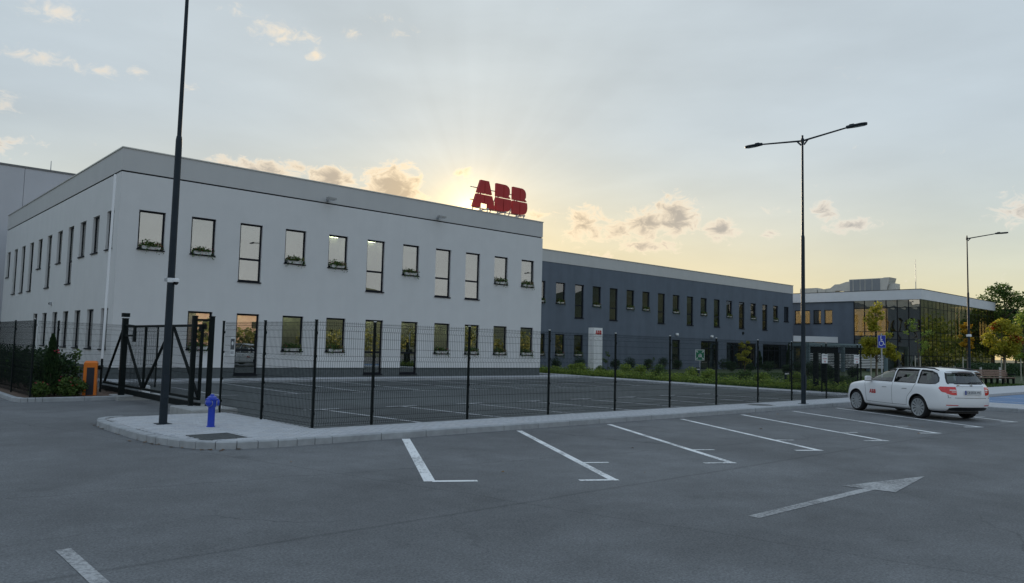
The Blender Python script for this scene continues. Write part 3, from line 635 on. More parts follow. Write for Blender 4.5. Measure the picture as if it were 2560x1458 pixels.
# glazed pavilion
PX, PY, PX2 = 87.5, 31.12, 112.5
gp = thing('glass_pavilion', 'glass-walled pavilion with white flat roof band and amber reflections', 'building', (PX, PY, 0))
pw = [(45.37-.97, 45.37), (44.39-.96, 44.39), (43.03-.95, 43.03), (41.68-.96, 41.68)]
pf = lambda u, z, d: (PX+d, u, z)
m = MB(); facade(m, pf, 38.2, 62, -.2, 8.0, [(a, b, 5.44, 7.06) for a, b in pw], .14, closed=False)
m.build('wall', [GREY_WALL, INTERIOR], gp, world=True)
for a, b in pw: add_window(gp, (PX, b, 5.44), b-a, 1.62, 0, -pi/2, glass=CURTAIN_GLASS, sill=True)
ov = .18
MB().box(PX-ov, PX2+ov, PY-ov, PY+.5, 8.0, 9.08).box(PX-ov, PX+.5, PY+.5, 62, 8.0, 9.08).build('roof_band', mat('white_cladding', (.74, .75, .78), .6, .03, 1.0, var2=.03), gp, world=True)
MB().box(PX-ov-.03, PX2+ov+.03, PY-ov-.03, PY+.55, 9.08, 9.13).box(PX-ov-.03, PX+.55, PY+.55, 62, 9.08, 9.13).build('coping', GROOVE, gp, world=True)
MB().box(PX+.4, PX2, PY+.4, 62, 8.6, 8.7).build('roof', MAT['roof_membrane'], gp, world=True)
MB().box(PX2, PX2+.15, PY, 62, 0, 4.1).build('end_wall', GREY_WALL, gp, world=True)
TR = [0.1, 1.9, 3.64, 4.51, 7.17, 8.0]
ny, nx = 6, 21; dy = (38.2-PY)/ny; dx = (PX2-PX)/nx
for n, run, mk in ((ny, dy, 'L'), (nx, dx, 'F')):
    for k in range(n+1):
        if mk == 'F' and k == 0: continue
        p = (PX+.02, 38.2-k*run) if mk == 'L' else (PX+k*run, PY+.02)
        b = MB().box(-.02, .02, -.015, .06, 0, 7.99) if mk == 'F' else MB().box(-.06, .06, -.035, .035, 0, 7.99)
        b.build('mullion', FRAME, gp, (p[0], p[1], .0), world=True)
for z in TR[:-1]:
    MB().box(-.045, .045, 0, 38.2-PY-.08, -.03, .03).build('transom', FRAME, gp, (PX+.02, PY+.07, z), world=True)
    MB().box(0, PX2-PX-.1, -.01, .045, -.015, .015).build('transom', FRAME, gp, (PX+.07, PY+.02, z), world=True)
for (n, run, mk) in ((ny, dy, 'L'), (nx, dx, 'F')):
    for z0, z1 in zip(TR, TR[1:]):
        if mk == 'L': me = MB().box(-.006, .006, -run/2+.03, run/2-.03, -(z1-z0)/2+.03, (z1-z0)/2-.03).mesh('glass_panel', CURTAIN_GLASS)
        else: me = MB().box(-run/2+.03, run/2-.03, -.006, .006, -(z1-z0)/2+.025, (z1-z0)/2-.025).mesh('glass_panel', CURTAIN_GLASS)
        for k in range(n):
            p = (PX+.03, 38.2-(k+.5)*run, (z0+z1)/2) if mk == 'L' else (PX+(k+.5)*run, PY+.03, (z0+z1)/2)
            o = place('glass_panel', me, gp, p, True); o.rotation_euler = (RNG.gauss(0, .003), RNG.gauss(0, .003), RNG.gauss(0, .010))
m = MB(); m.box(PX+1.2, PX2-.1, PY+1.2, 60, .02, .06); m.box(PX+.4, PX2-.2, PY+.4, 61, 3.68, 4.1); m.build('floor_slab', INTERIOR, gp, world=True)
for x0, x1 in ((94.2, 103.4), (104.1, 104.5), (105.3, 105.9), (106.4, 112.3)): MB().box(x0, x1, PY+1.6, PY+1.75, .06, 7.9).build('added_partition', GREY_WALL, gp, world=True)  # partitions added to darken the view through the glass; gaps leave amber stripes
MB().box(94.2, 94.4, PY+1.76, 37.0, .06, 7.9).box(PX+6, PX2-.3, 60.8, 61, .06, 5.0).build('added_partition', GREY_WALL, gp, world=True)
for x, y in ((PX+.5, 50), (PX+12, 56), (PX2-.3, 44), (PX2-.3, 55), (PX+7, 46)): MB().box(x-.2, x+.2, y-.2, y+.2, 4.1, 8.6).build('column', CONCRETE, gp, world=True)
# entrance canopy between wing and pavilion, white band on glazed lobby
ec = thing('entrance_canopy', 'white entrance canopy bridging grey wing and glass pavilion', 'canopy', (82.0, 42.6, 0))
a, b = Vector((81.99, 42.66)), Vector((87.45, 40.06)); t_ = (b-a).normalized(); n_ = Vector((-t_.y, t_.x))
MB().prism([tuple(a), tuple(b), tuple(b+n_*2.5), tuple(a+n_*1.2)], 3.22, 3.88).build('roof_band', MAT['white_cladding'], ec, world=True)
lob = MB()
for k in range(5):
    p = (a+n_*.5).lerp(b+n_*.5, k/4); lob.box(p.x-.04, p.x+.04, p.y-.04, p.y+.04, .1, 3.22)
lob.build('mullion', FRAME, ec, world=True)
for k in range(4):
    p, q = (a+n_*.52).lerp(b+n_*.52, k/4), (a+n_*.52).lerp(b+n_*.52, (k+1)/4)
    MB().quad((*p, .1), (*q, .1), (*q, 3.22), (*p, 3.22)).build('glass_panel', GLASS_DARK, ec, world=True)
MB().prism([tuple(a+n_*1.0), tuple(b+n_*2.2), tuple(b+n_*2.4), tuple(a+n_*1.2)], .05, 3.2).build('back_wall', INTERIOR, ec, world=True)
# tall production hall
fb = thing('production_hall', 'tall pale panel-clad hall rising behind the white office', 'building', (-40, 62, 0))
HALL = mat('hall_cladding', (.56, .56, .59), .7, .03, .8, var2=.04)
for k in range(16):
    x = -36+k*4.6
    MB().box(x+.012, x+4.588, 62, 62.2, 0, 13.45).build('panel', HALL, fb, world=True)
MB().box(-36, 37.6, 62.15, 110, 0, 13.4).build('core', GROOVE, fb, world=True)
MB().box(-36.1, 37.7, 61.95, 62.3, 13.45, 13.58).build('coping', MAT['roof_membrane'], fb, world=True)
t = thing('lightning_rod', 'thin lightning rod on the tall hall roof edge', 'rod', (11.66, 62.6, 13.4)); MB().tube([(0, 0, 0), (0, 0, .95)], [.04, .025], 6).build('rod', GALV, t); MB().box(-.12, .12, -.12, .12, 0, .08).build('foot', CONCRETE, t)
t = thing('lightning_rod', 'tall thin lightning rod on the glass pavilion roof', 'rod', (94.1, 33.9, 8.7)); MB().tube([(0, 0, 0), (0, 0, 4.4)], [.05, .025], 6).build('rod', GALV, t); MB().box(-.25, .25, -.25, .25, 0, .12).build('foot', CONCRETE, t)
# rooftop ventilation plant
av = thing('ventilation_unit', 'large grey rooftop ventilation unit with ducts on the pavilion', 'ventilation', (95, 42, 8.7))
DUCT = mat('duct_metal', (.50, .50, .47), .45, .06, 2, metal=.3); PANELM = mat('unit_panel', (.20, .22, .24), .5, .05, 2)
MB().box(95, 97, 37.9, 42.1, 8.7, 9.55).build('plinth_section', DUCT, av, world=True)
MB().box(95, 97, 37.9, 42.05, 9.6, 11.25).build('casing', DUCT, av, world=True)
for y0, y1 in ((41.95, 41.62), (41.5, 40.75), (40.65, 40.15), (40.05, 39.3), (39.2, 38.3)): MB().box(94.96, 95, y1, y0, 9.68, 11.17).build('panel', PANELM, av, world=True)
for y0, y1 in ((42.0, 41.4), (41.3, 40.3), (40.2, 39.3), (39.2, 38.2)): MB().box(94.96, 95, y1, y0, 8.95, 9.5).build('panel', PANELM, av, world=True)
m = MB(); m.xprism([(37.9, 9.6), (37.9, 11.3), (37.15, 11.3), (37.6, 9.6)], lambda u, v, d: (d, u, v), 95.0, 97.0); m.build('intake_hood', DUCT, av, world=True)
MB().box(95.3, 96.6, 36.6, 37.8, 8.7, 10.55).build('motor_box', DUCT, av, world=True)
m = MB(); m.xprism([(42.05, 9.75), (42.05, 11.05), (42.6, 11.0), (43.4, 10.75), (44.0, 10.75), (44.6, 10.3), (45.2, 10.25), (45.2, 9.5), (44.4, 9.5), (43.9, 9.95), (43.2, 9.95), (42.6, 9.75)], lambda u, v, d: (d, u, v), 95.3, 96.5); m.build('duct', DUCT, av, world=True)
MB().box(95.2, 96.8, 45.2, 46.2, 8.7, 10.2).build('duct_end', DUCT, av, world=True)
MB().box(95.2, 96.8, 46.3, 48.6, 8.7, 10.4).build('condenser', DUCT, av, world=True)
# ---------------------------------------------------------------- red rooftop letters
def abb_pieces(curve=7):
    """the three-letter mark as (letter index, polygon); unit height, each letter split by a cross of thin gaps"""
    g, gv = .022, .010
    out = []
    W = .80; xt0, xt1 = .27, .56                                   # A
    L = lambda z: xt0*z; R = lambda z: W-(W-xt1)*z; c = .415
    out += [(0, [(L(.5+g), .5+g), (c-gv, .5+g), (c-gv, 1), (xt0, 1)]), (0, [(c+gv, .5+g), (R(.5+g), .5+g), (xt1, 1), (c+gv, 1)])]
    out += [(0, [(0, 0), (.275, 0), (.275, .17), (c-gv, .17), (c-gv, .5-g), (L(.5-g), .5-g)]), (0, [(c+gv, .17), (.545, .17), (.545, 0), (W, 0), (R(.5-g), .5-g), (c+gv, .5-g)])]
    for k, x in ((1, .83), (2, 1.45)):
        def bowl(x0, x1, z0, z1, r):
            pts = [(x0, z0)]
            pts += [(x1-r+r*sin(a), z0+r-r*cos(a)) for a in [pi/2*i/curve for i in range(curve+1)]]
            pts += [(x1-r+r*cos(a), z1-r+r*sin(a)) for a in [pi/2*i/curve for i in range(curve+1)]]
            return pts+[(x0, z1)]
        cx = x+.27
        out += [(k, [(x, .5+g), (cx-gv, .5+g), (cx-gv, 1), (x, 1)]), (k, [(cx+gv, .5+g), (x+.535, .5+g), (x+.515, .55), (x+.46, .605), (x+.487, .65), (x+.50, .72), (x+.50, .80), (x+.487, .875), (x+.45, .94), (x+.39, .985), (x+.33, 1), (cx+gv, 1)]), (k, [(x, 0), (cx-gv, 0), (cx-gv, .5-g), (x, .5-g)]), (k, [(cx+gv, 0), (x+.37, 0), (x+.45, .025), (x+.515, .085), (x+.552, .17), (x+.565, .27), (x+.56, .38), (x+.545, .5-g), (cx+gv, .5-g)])]
    return out
LETTERS_W = 2.01
rs = thing('rooftop_sign', 'large red three-letter sign on steel frame atop white office', 'sign', (28.05, 34.55, ROOF_Z-.6))
H_ = 1.66; kx = 4.42/LETTERS_W
zb = 10.02-(ROOF_Z-.6)
for k, poly in abb_pieces():
    m = MB(); m.xprism([(u*kx, zb+v*H_) for u, v in poly], lambda u, v, d: (u, d, v), 0, .16); m.build('letter_segment', RED, rs, recalc=True)
for z in (zb+.42, zb+1.18): MB().bar((-.05, .20, z), (4.45, .20, z), .05).build('rail', GALV, rs)
MB().bar((.1, .20, zb-.02), (4.4, .20, zb-.02), .05).build('rail', GALV, rs)
for x in (.75, 2.15, 3.7):
    MB().bar((x, .22, 0), (x, .22, zb+1.5), .06).build('upright', GALV, rs)
    MB().bar((x-.02, .25, zb+1.2), (x-.02, 1.5, .1), .05).build('strut', GALV, rs)
    MB().bar((x, -.55, zb-.14), (x, .75, zb-.14), .07).build('foot_beam', GALV, rs)
    MB().bar((x, -.45, 0), (x, -.45, zb-.17), .05).build('foot_post', GALV, rs)

# ---------------------------------------------------------------- flower boxes on the sills
def flower_box(seed):
    rng = random.Random(seed); t = thing('flower_box', 'x', 'flower box')
    m = MB(); w = .34
    for a, b in ((-w, w),):
        m.add([(a, -.075, 0), (b, -.075, 0), (b, .075, 0), (a, .075, 0), (a-.02, -.09, .14), (b+.02, -.09, .14), (b+.02, .09, .14), (a-.02, .09, .14)], [(0, 3, 2, 1), (4, 5, 6, 7), (0, 1, 5, 4), (1, 2, 6, 5), (2, 3, 7, 6), (3, 0, 4, 7)])
        m.box(a-.03, b+.03, -.10, -.088, .12, .15)
    m.build('trough', WHITE_PAINT, t)
    f = MB(); fl = MB()
    for _ in range(230):
        c = rng.gauss(0, .19); f.leaf((max(-.47, min(.47, c)), rng.uniform(-.18, .08), .15+abs(rng.gauss(0, .11))), .095, rng)
    for _ in range(45):
        x = rng.choice((-.42, -.15, .2, .42))+rng.gauss(0, .05); f.leaf((x, rng.uniform(-.16, -.11), rng.uniform(-.22, .14)), .08, rng)
    for _ in range(26):
        c = rng.choice((-.33, -.05, .22, .40)); s = rng.choice((.0, .0, -.22)); fl.leaf((c+rng.gauss(0, .045), rng.uniform(-.18, -.08), .25+s+rng.gauss(0, .05)), .055, rng)
    f.build('foliage', LEAF_G, t); tag(fl.build('blooms', LEAF_RED, t), kind='stuff'); return t
ORD = ['first', 'second', 'third', 'fourth', 'fifth', 'sixth', 'seventh', 'eighth', 'ninth', 'tenth', 'eleventh', 'twelfth']
protos = [flower_box(s) for s in (1, 2, 3)]; used = set(); fbn = 0
def put_box(x, y, z, label, group):
    global fbn
    i = fbn % 3; fbn += 1
    t = protos[i] if i not in used else dup(protos[i], (0, 0, 0)); used.add(i)
    t.location = (x, y, z); t.scale = (1, .95, .86); t['label'] = label; t['group'] = group; t.rotation_euler.z = RNG.uniform(-.03, .03)+(pi if RNG.random() < .0 else 0)
for k, x in enumerate([x for i, x in enumerate(UP) if i not in UTALL]):
    put_box(x+.52, Y0-.002, 5.455, '%s flower trough along upper sills of white office from its gate-side corner' % ORD[k], 'flower boxes, upper sills of the white office')
for k, x in enumerate([x for i, x in enumerate(DN) if i not in DTALL]):
    put_box(x+.52, Y0-.002, 1.345, '%s flower trough along ground-floor sills of white office from its gate-side corner' % ORD[k], 'flower boxes, ground-floor sills of the white office')
for k, x in enumerate([x for i, x in enumerate(GU) if i not in GT and i != 17]):
    put_box(x+.53, GY-.002, 5.385, '%s flower trough along upper sills of grey wing from the white office' % ORD[k], 'flower boxes, upper sills of the grey wing')
for k, x in enumerate((36.25, 38.2, 40.13)): put_box(x*42.7/37.5+.53, GY-.002, 1.225, '%s flower trough on ground-floor sills of grey wing from the white office' % ORD[k], 'flower boxes, ground-floor sills of the grey wing')

# ---------------------------------------------------------------- mesh fence
FH = 2.03
def panel_mesh(w, wire=.0028, step=.05):
    m = MB(); prof = []
    folds = (.10, .70, 1.30, 1.90); z = 0.0
    pts = [(0, 0.0)]
    for f in folds: pts += [(f-.05, 0.0), (f, -.028), (f+.05, 0.0)]
    pts += [(FH, 0.0)]
    def wirebox(path, r):
        vs = []; fs = []
        for p in path: vs += [(p[0]-r, p[1]-r, p[2]), (p[0]+r, p[1]-r, p[2]), (p[0], p[1]+r, p[2])]
        for i in range(len(path)-1):
            b = i*3
            for k in range(3): fs.append((b+k, b+(k+1) % 3, b+3+(k+1) % 3, b+3+k))
        m.add(vs, fs)
    n = int(round(w/step))
    for i in range(n+1): wirebox([(i*w/n, y, z) for z, y in pts], wire)
    hz = [.0, .30, .50, .90, 1.10, 1.50, 1.70]+[f-.05 for f in folds]+[f+.05 for f in folds]+[2.0]
    for z in hz: m.bar((0, -.004, z), (w, -.004, z), wire*2)
    return m.mesh('mesh_panel', DARK_STEEL)
PMESH = {}
POST_ME = None
def post_mesh():
    global POST_ME
    if POST_ME is None:
        m = MB(); m.box(-.021, .021, -.018, .018, 0, 2.07); m.box(-.027, .027, -.023, .023, 2.07, 2.085)
        for z in (.25, .75, 1.35, 1.8): m.box(-.027, .027, -.032, -.018, z, z+.05)
        POST_ME = m.mesh('post', DARK_STEEL)
    return POST_ME
CAP_ME = MB().box(-.024, .024, -.016, .016, 0, .02).mesh('cap', WHITE_PAINT)
def fence(pts, label, z=.11, skip=(), nofirst=False):
    t = thing('mesh_fence', label, 'fence', (*pts[0], z))
    for i, p in enumerate(pts):
        q = pts[min(i+1, len(pts)-1)]; o_ = pts[max(i-1, 0)]; a = math.atan2(q[1]-o_[1], q[0]-o_[0])
        o = place('post', post_mesh(), t, (p[0]-pts[0][0], p[1]-pts[0][1], 0), rotz=a) if i or not nofirst else None
        if o: place('cap', CAP_ME, o, (0, 0, 2.085))
    for i, (p, q) in enumerate(zip(pts, pts[1:])):
        if i in skip: continue
        w = math.hypot(q[0]-p[0], q[1]-p[1])-.03; k = round(w, 1)
        if k not in PMESH: PMESH[k] = panel_mesh(k)
        a = math.atan2(q[1]-p[1], q[0]-p[0])
        o = place('mesh_panel', PMESH[k], t, (p[0]-pts[0][0]+.015*cos(a)+.04*sin(a), p[1]-pts[0][1]+.015*sin(a)-.04*cos(a), .03), rotz=a); o.scale = (w/k, 1, 1)
    return t
fence([(7.15, 13.5), (8.47, 13.5)]+[(x, 13.5) for x in (10.97, 13.55, 16.1, 18.57, 21.0, 23.5, 25.8, 28.46, 31.2)], 'long dark mesh fence along the pavement between yard and car park')
fence([(7.15, 13.58), (7.0, 15.45), (6.85, 17.3)], 'short dark mesh fence from the corner post back to the sliding gate', nofirst=True)
fence([(4.3, 23.72), (4.27, 26.2), (4.24, 28.7), (4.21, 31.2), (4.18, 33.7), (4.15, 36.2), (4.12, 38.7)], 'dark mesh fence running back along the bed of hedge shrubs')
fence([(4.36, 23.8), (5.0, 24.4), (6.45, 25.5), (8.6, 27.4)], 'dark mesh fence behind the roses and the orange barrier', nofirst=True)
fence([(31.5, 13.5), (33.3, 16.0), (35.0, 18.4)], 'dark mesh fence returning past the two white notice plates')

# ---------------------------------------------------------------- sliding gate
gx = 6.75
gl = thing('sliding_gate', 'black steel cantilever sliding gate leaf with triangular bracing', 'gate', (gx, 18.3, 0))
def gbar(name, a, b, w, h=None): return MB().bar((0, a[0]-18.3, a[1]), (0, b[0]-18.3, b[1]), w, h, (1, 0, 0) if False else (0, 0, 1)).build(name, DARK_STEEL, gl)
gbar('bottom_rail', (18.3, .20), (26.4, .20), .09, .14); gbar('middle_rail', (18.3, .36), (26.35, .36), .06, .06)
gbar('top_rail', (18.25, 2.09), (24.6, 2.09), .06, .06)
for y in (18.32, 20.4, 22.5, 24.58): MB().bar((0, y-18.3, .38), (0, y-18.3, 2.07), .06).build('upright', DARK_STEEL, gl)
for a, b in (((26.3, .38), (24.6, 2.06)), ((24.55, 2.05), (22.62, .4)), ((22.42, .4), (20.48, 2.05)), ((20.28, 2.05), (18.4, .42))):
    MB().bar((0, a[0]-18.3, a[1]), (0, b[0]-18.3, b[1]), .055).build('brace', DARK_STEEL, gl)
m = MB()
for z in (.55, .75, .95, 1.05, 1.15, 1.35, 1.55, 1.75, 1.85, 1.95): m.bar((-.03, .05, z), (-.03, 6.2, z), .006)
for k in range(0, 124): m.bar((-.034, .06+k*.05, .4), (-.034, .06+k*.05, 2.06), .0045)
m.build('mesh_infill', DARK_STEEL, gl)
def gate_post(p, h, w, label, extra=None, g=None):
    t = thing('gate_post', label, 'gate post', (*p, .1), 0, g)
    MB().box(-w/2, w/2, -w/2, w/2, 0, h).build('shaft', DARK_STEEL, t); MB().box(-w/2-.01, w/2+.01, -w/2-.01, w/2+.01, h, h+.015).build('cap', DARK_STEEL, t)
    MB().box(-w/2-.06, w/2+.06, -w/2-.06, w/2+.06, 0, .02).build('base_plate', DARK_STEEL, t)
    if extra: extra(t)
def latch(t):
    m = MB(); m.bar((0, -.1, 2.02), (0, -.95, 1.98), .05); m.bar((0, -.92, 1.98), (0, -.92, 1.55), .14, .05); m.bar((0, -.1, 1.72), (0, -.8, 1.72), .05); m.build('catch_bracket', DARK_STEEL, t)
    MB().box(-.09, .09, -.09, .09, 2.25, 2.36).build('beacon', DARK_STEEL, t)
    MB().box(-.10, -.095, -.03, .03, .75, .85).build('key_switch', GALV, t)
gate_post((6.48, 23.5), 2.2, .14, 'thick black gate post with catch bracket beside the orange barrier', latch)
gate_post((6.60, 18.42), 2.2, .10, 'slim black guide post on the concrete block, pavement side of the gate leaf', g='gate guide posts on the concrete block')
gate_post((6.93, 18.22), 2.2, .10, 'slim black guide post on the concrete block, yard side of the gate leaf', g='gate guide posts on the concrete block')
t = thing('gate_portal', 'small black roller bracket joining the two slim guide posts', 'bracket', (6.76, 18.32, .1)); MB().bar((-.15, .1, 2.12), (.15, -.1, 2.12), .05).build('top_bar', DARK_STEEL, t)
for z in (1.9, 1.95): MB().lathe([(.0, 0), (.04, 0), (.04, .12), (.0, .12)], 10, (.05 if z > 1.92 else -.05, 0, z-.05)).build('roller', BLACK_PLASTIC, t)
t = thing('gate_motor', 'small pale gate motor box beside the thick gate post', 'motor', (7.05, 23.35, .02)); MB().cbox((0, 0, .1), (.24, .3, .30), .03).build('housing', WHITE_METAL, t); MB().box(-.1, .1, -.12, .12, 0, .1).build('base', CONCRETE, t)
t = struct(MB().cbox((6.75, 18.0, 0), (1.05, 1.4, .20), .02).build('gate_foundation', CONCRETE), 'rough concrete foundation block under the gate guide posts')
t = struct(MB().cbox((6.95, 23.6, 0), (1.3, .9, .14), .02).build('gate_foundation', CONCRETE))

# ---------------------------------------------------------------- barrier, hydrant, manhole, notice
t = thing('barrier', 'orange vehicle barrier with white boom raised upright', 'barrier', (5.88, 24.35, .09), rad(-20))
m = MB(); m.add([(-.17, -.15, 0), (.17, -.15, 0), (.17, .15, 0), (-.17, .15, 0), (-.17, -.15, .93), (.17, -.15, .93), (.17, .15, .93), (-.17, .15, .93), (-.13, -.11, .985), (.13, -.11, .985), (.13, .11, .985), (-.13, .11, .985)],
          [(0, 3, 2, 1), (0, 1, 5, 4), (1, 2, 6, 5), (2, 3, 7, 6), (3, 0, 4, 7), (4, 5, 9, 8), (5, 6, 10, 9), (6, 7, 11, 10), (7, 4, 8, 11), (8, 9, 10, 11)])
m.build('housing', ORANGE, t); MB().box(-.085, .105, -.158, -.149, .02, .80).build('door_panel', mat('barrier_panel', (.018, .02, .032), .5), t)
MB().box(-.2, .2, -.18, .18, -.03, .0).build('base_plate', CONCRETE, t)
MB().lathe([(.0, 0), (.06, 0), (.06, .12), (0, .12)], 12, (.17, .05, .80), 'x').build('pivot', DARK_STEEL, t)
MB().bar((.26, .05, .10), (.26, .05, 1.05), .07, .05).build('counterweight', DARK_STEEL, t)
MB().bar((.26, .05, 1.05), (.30, .06, 6.45), .10, .06).build('boom', mat('boom_white', (.88, .88, .89), .35, .02), t)
MB().bar((.26, .025, 1.3), (.295, .03, 6.4), .02, .012).build('boom_strip', mat('rubber_red', (.32, .10, .09), .6), t)
t = thing('hydrant', 'bright blue pillar fire hydrant standing on pale pavement', 'hydrant', (5.60, 14.52, .118), rad(-140))
MB().lathe([(.0, 0), (.078, 0), (.078, .02), (.066, .025), (.062, .36), (.08, .38), (.085, .40)], 24).build('pillar', BLUE, t, smooth=True)
MB().lathe([(.085, .40), (.10, .42), (.105, .50), (.118, .505), (.118, .525), (.09, .535), (.085, .56), (.04, .585), (.035, .61), (0, .615)], 24).build('head', BLUE, t, smooth=True)
for a in (0, 1.9, -1.9):
    o = MB().lathe([(.0, .04), (.045, .04), (.05, .085), (.062, .09), (.062, .12), (.05, .13), (0, .133)], 18, (0, 0, 0), 'x').build('outlet', BLUE, t, (0, 0, .455), True); o.rotation_euler.z = a
    c = MB().lathe([(.067, 0), (.071, .006), (.067, .012)], 18, (.092, 0, 0), 'x', False).build('ring', GALV, o)
t = thing('manhole_cover', 'dark square metal manhole cover set in the pale pavement', 'manhole', (5.12, 13.0, .116), rad(2))
m = MB(); m.box(-.36, .36, -.40, -.37, 0, .012); m.box(-.36, .36, .37, .40, 0, .012); m.box(-.36, -.33, -.37, .37, 0, .012); m.box(.33, .36, -.37, .37, 0, .012); m.build('rim', mat('cast_iron', (.10, .108, .11), .7, .2, 12, .3, 80, metal=.3), t)
m = MB(); m.box(-.325, .325, -.365, .365, -.01, .006)
for i in range(11):
    for j in range(12): m.box(-.30+i*.056, -.27+i*.056, -.345+j*.0585, -.315+j*.0585, .006, .010)
m.build('lid', MAT['cast_iron'], t)
t = thing('manhole_cover', 'round dark manhole cover in pavement beside the double-arm lamp', 'manhole', (22.3, 12.72, .117)); MB().lathe([(0, 0), (.38, 0), (.38, .01), (0, .011)], 28).build('lid', MAT['cast_iron'], t); MB().lathe([(.40, 0), (.46, 0), (.46, .008), (.40, .008)], 28).build('rim', CONCRETE, t)

FONT_CACHE = {}
def text(parent, s, size, loc, rot, m, name='lettering', ext=.001, align='CENTER'):
    cu = bpy.data.curves.new(name, 'FONT'); cu.body = s; cu.size = size; cu.extrude = ext; cu.align_x = align; cu.align_y = 'CENTER'; cu.materials.append(m)
    tmp = bpy.data.objects.new('tmp', cu); me = bpy.data.meshes.new_from_object(tmp); bpy.data.objects.remove(tmp); me.name = name
    o = bpy.data.objects.new(name, me); COL.objects.link(o); o.parent = parent; o.location = loc; o.rotation_euler = rot; return o
INK = mat('sign_ink', (.05, .05, .08), .6); INK_RED = mat('sign_ink_red', (.35, .03, .04), .6)
t = thing('notice', 'small white notice with dark photo panel hung on the short fence', 'notice', (6.86, 16.62, 1.42), rad(-85))
MB().box(-.10, .10, -.065, -.06, 0, .40).build('plate', WHITE_PAINT, t); MB().box(-.085, .085, -.067, -.0645, .13, .37).build('photo', mat('notice_photo', (.07, .08, .09), .5, .6, 30), t); MB().lathe([(0, -.0685), (.035, -.0685), (.045, -.068)], 14, (0, 0, .27), 'y').build('symbol', WHITE_PAINT, t)
for z in (.09, .06, .035): MB().box(-.08, .07, -.066, -.0648, z, z+.012).build('print_line', INK, t)
for i, x in enumerate((28.18, 30.94)):
    t = thing('notice_plate', ('white three-line notice plate on the fence post beside the lamp', 'white three-line notice plate on the end fence post')[i], 'notice', (x, 13.42, 1.44))
    m = MB(); m.cbox((0, 0, 0), (.46, .012, .34), .006); m.build('plate', WHITE_PAINT, t)
    for k, s in enumerate(('СЛУЖЕБЕН', 'ПАРКИНГ', 'ABB')): text(t, s, (.072, .078, .10)[k], (0, -.0075, .28-.11*k), (pi/2, 0, 0), (INK, INK_RED, INK_RED)[k])
    for z in (.02, .31): MB().box(-.02, .3, .006, .03, z, z+.02).build('clamp', DARK_STEEL, t)

# ---------------------------------------------------------------- street lamps
def lamp(loc, arms, label, cam=False, band=None):
    t = thing('street_lamp', label, 'street lamp', loc)
    MB().lathe([(0, 0), (.076, 0), (.074, .3), (.061, 5.55), (.050, 5.62), (.044, 5.63)], 16).build('pole', POLE_STEEL, t, smooth=True)
    MB().lathe([(.043, 5.60), (.032, 9.05), (0, 9.05)], 12).build('upper_pole', POLE_STEEL, t, smooth=True)
    MB().box(-.13, .13, -.13, .13, 0, .012).build('base_plate', POLE_STEEL, t); MB().box(-.05, .05, -.09, -.078, .5, .95).build('hatch', POLE_STEEL, t)
    for a in arms:
        d = Vector((cos(a), sin(a), 0)); e = d*1.55+Vector((0, 0, 9.02))
        o = MB().tube([Vector((0, 0, 8.86)), e], [.032, .026], 10).build('arm', POLE_STEEL, t)
        b = MB(); b.bar(d*.05+Vector((0, 0, 8.72)), d*.2+Vector((0, 0, 8.88)), .02, .05); b.build('bracket', POLE_STEEL, o)
        pr = [(0, .05), (.10, .075), (.30, .13), (.50, .14), (.62, .09), (.66, .03)]
        m = MB(); vs = []
        for (s, w) in pr:
            c = e+d*(s-.05)+Vector((0, 0, .01*s)); n = Vector((-d.y, d.x, 0)); h = .05 if s < .25 else .035
            for (q, z) in ((-1, 0), (-.75, h), (.75, h), (1, 0), (.8, -.035), (-.8, -.035)): vs.append(c+n*w*q+Vector((0, 0, z)))
        fs = [(0, 1, 2, 3, 4, 5)]+[(i*6+k, (i+1)*6+k, (i+1)*6+(k+1) % 6, i*6+(k+1) % 6) for i in range(len(pr)-1) for k in range(6)]+[tuple((len(pr)-1)*6+k for k in range(5, -1, -1))]
        m.add(vs, fs); hd = m.build('lamp_head', POLE_STEEL, t, recalc=True)
        c = e+d*.37; n = Vector((-d.y, d.x, 0)); z = Vector((0, 0, -.038))
        MB().quad(c-d*.15-n*.08+z, c+d*.15-n*.08+z, c+d*.15+n*.08+z, c-d*.15+n*.08+z).build('lens', GALV, hd)
        MB().bar(e+d*.06+Vector((0, 0, .055)), e+d*.20+Vector((0, 0, .055)), .10, .045).build('driver_box', POLE_STEEL, hd)
    MB().lathe([(.05, 8.78), (.055, 8.80), (.055, 8.92), (.05, 8.94)], 12).build('collar', POLE_STEEL, t)
    if band: MB().lathe([(.085, band), (.14, band+.01), (.14, band+.14), (.085, band+.15)], 14).build('band_box', WHITE_METAL, t)
    return t
lamp((5.03, 15.43, .118), (-pi/2,), 'dark tapered street lamp beside blue hydrant on rounded pavement corner')
t = thing('security_camera', 'white dome camera housing strapped round the lamp by the hydrant', 'camera', (5.03, 15.43, 2.84)); t.scale = (.85, .85, .85)
MB().lathe([(.075, 0), (.095, .01), (.095, .10), (.075, .11)], 14).build('strap', WHITE_METAL, t); MB().cbox((.075, -.10, .02), (.13, .12, .08), .02).build('housing', WHITE_METAL, t); MB().cbox((-.10, .02, .03), (.07, .08, .08), .015).build('junction_box', GALV, t)
MB().lathe([(0, -.07), (.03, -.06), (.05, -.03), (.055, 0), (0, .0)], 16, (.08, -.10, .02)).build('dome', BLACK_PLASTIC, t, smooth=True)
lamp((24.3, 12.30, .118), (pi/2, -pi/2), 'dark street lamp with two opposite arms beside the fence and white car')
lamp((50.9, 15.4, .10), (-pi/2,), 'dark street lamp with one arm and white collar box near the bench', band=2.95)

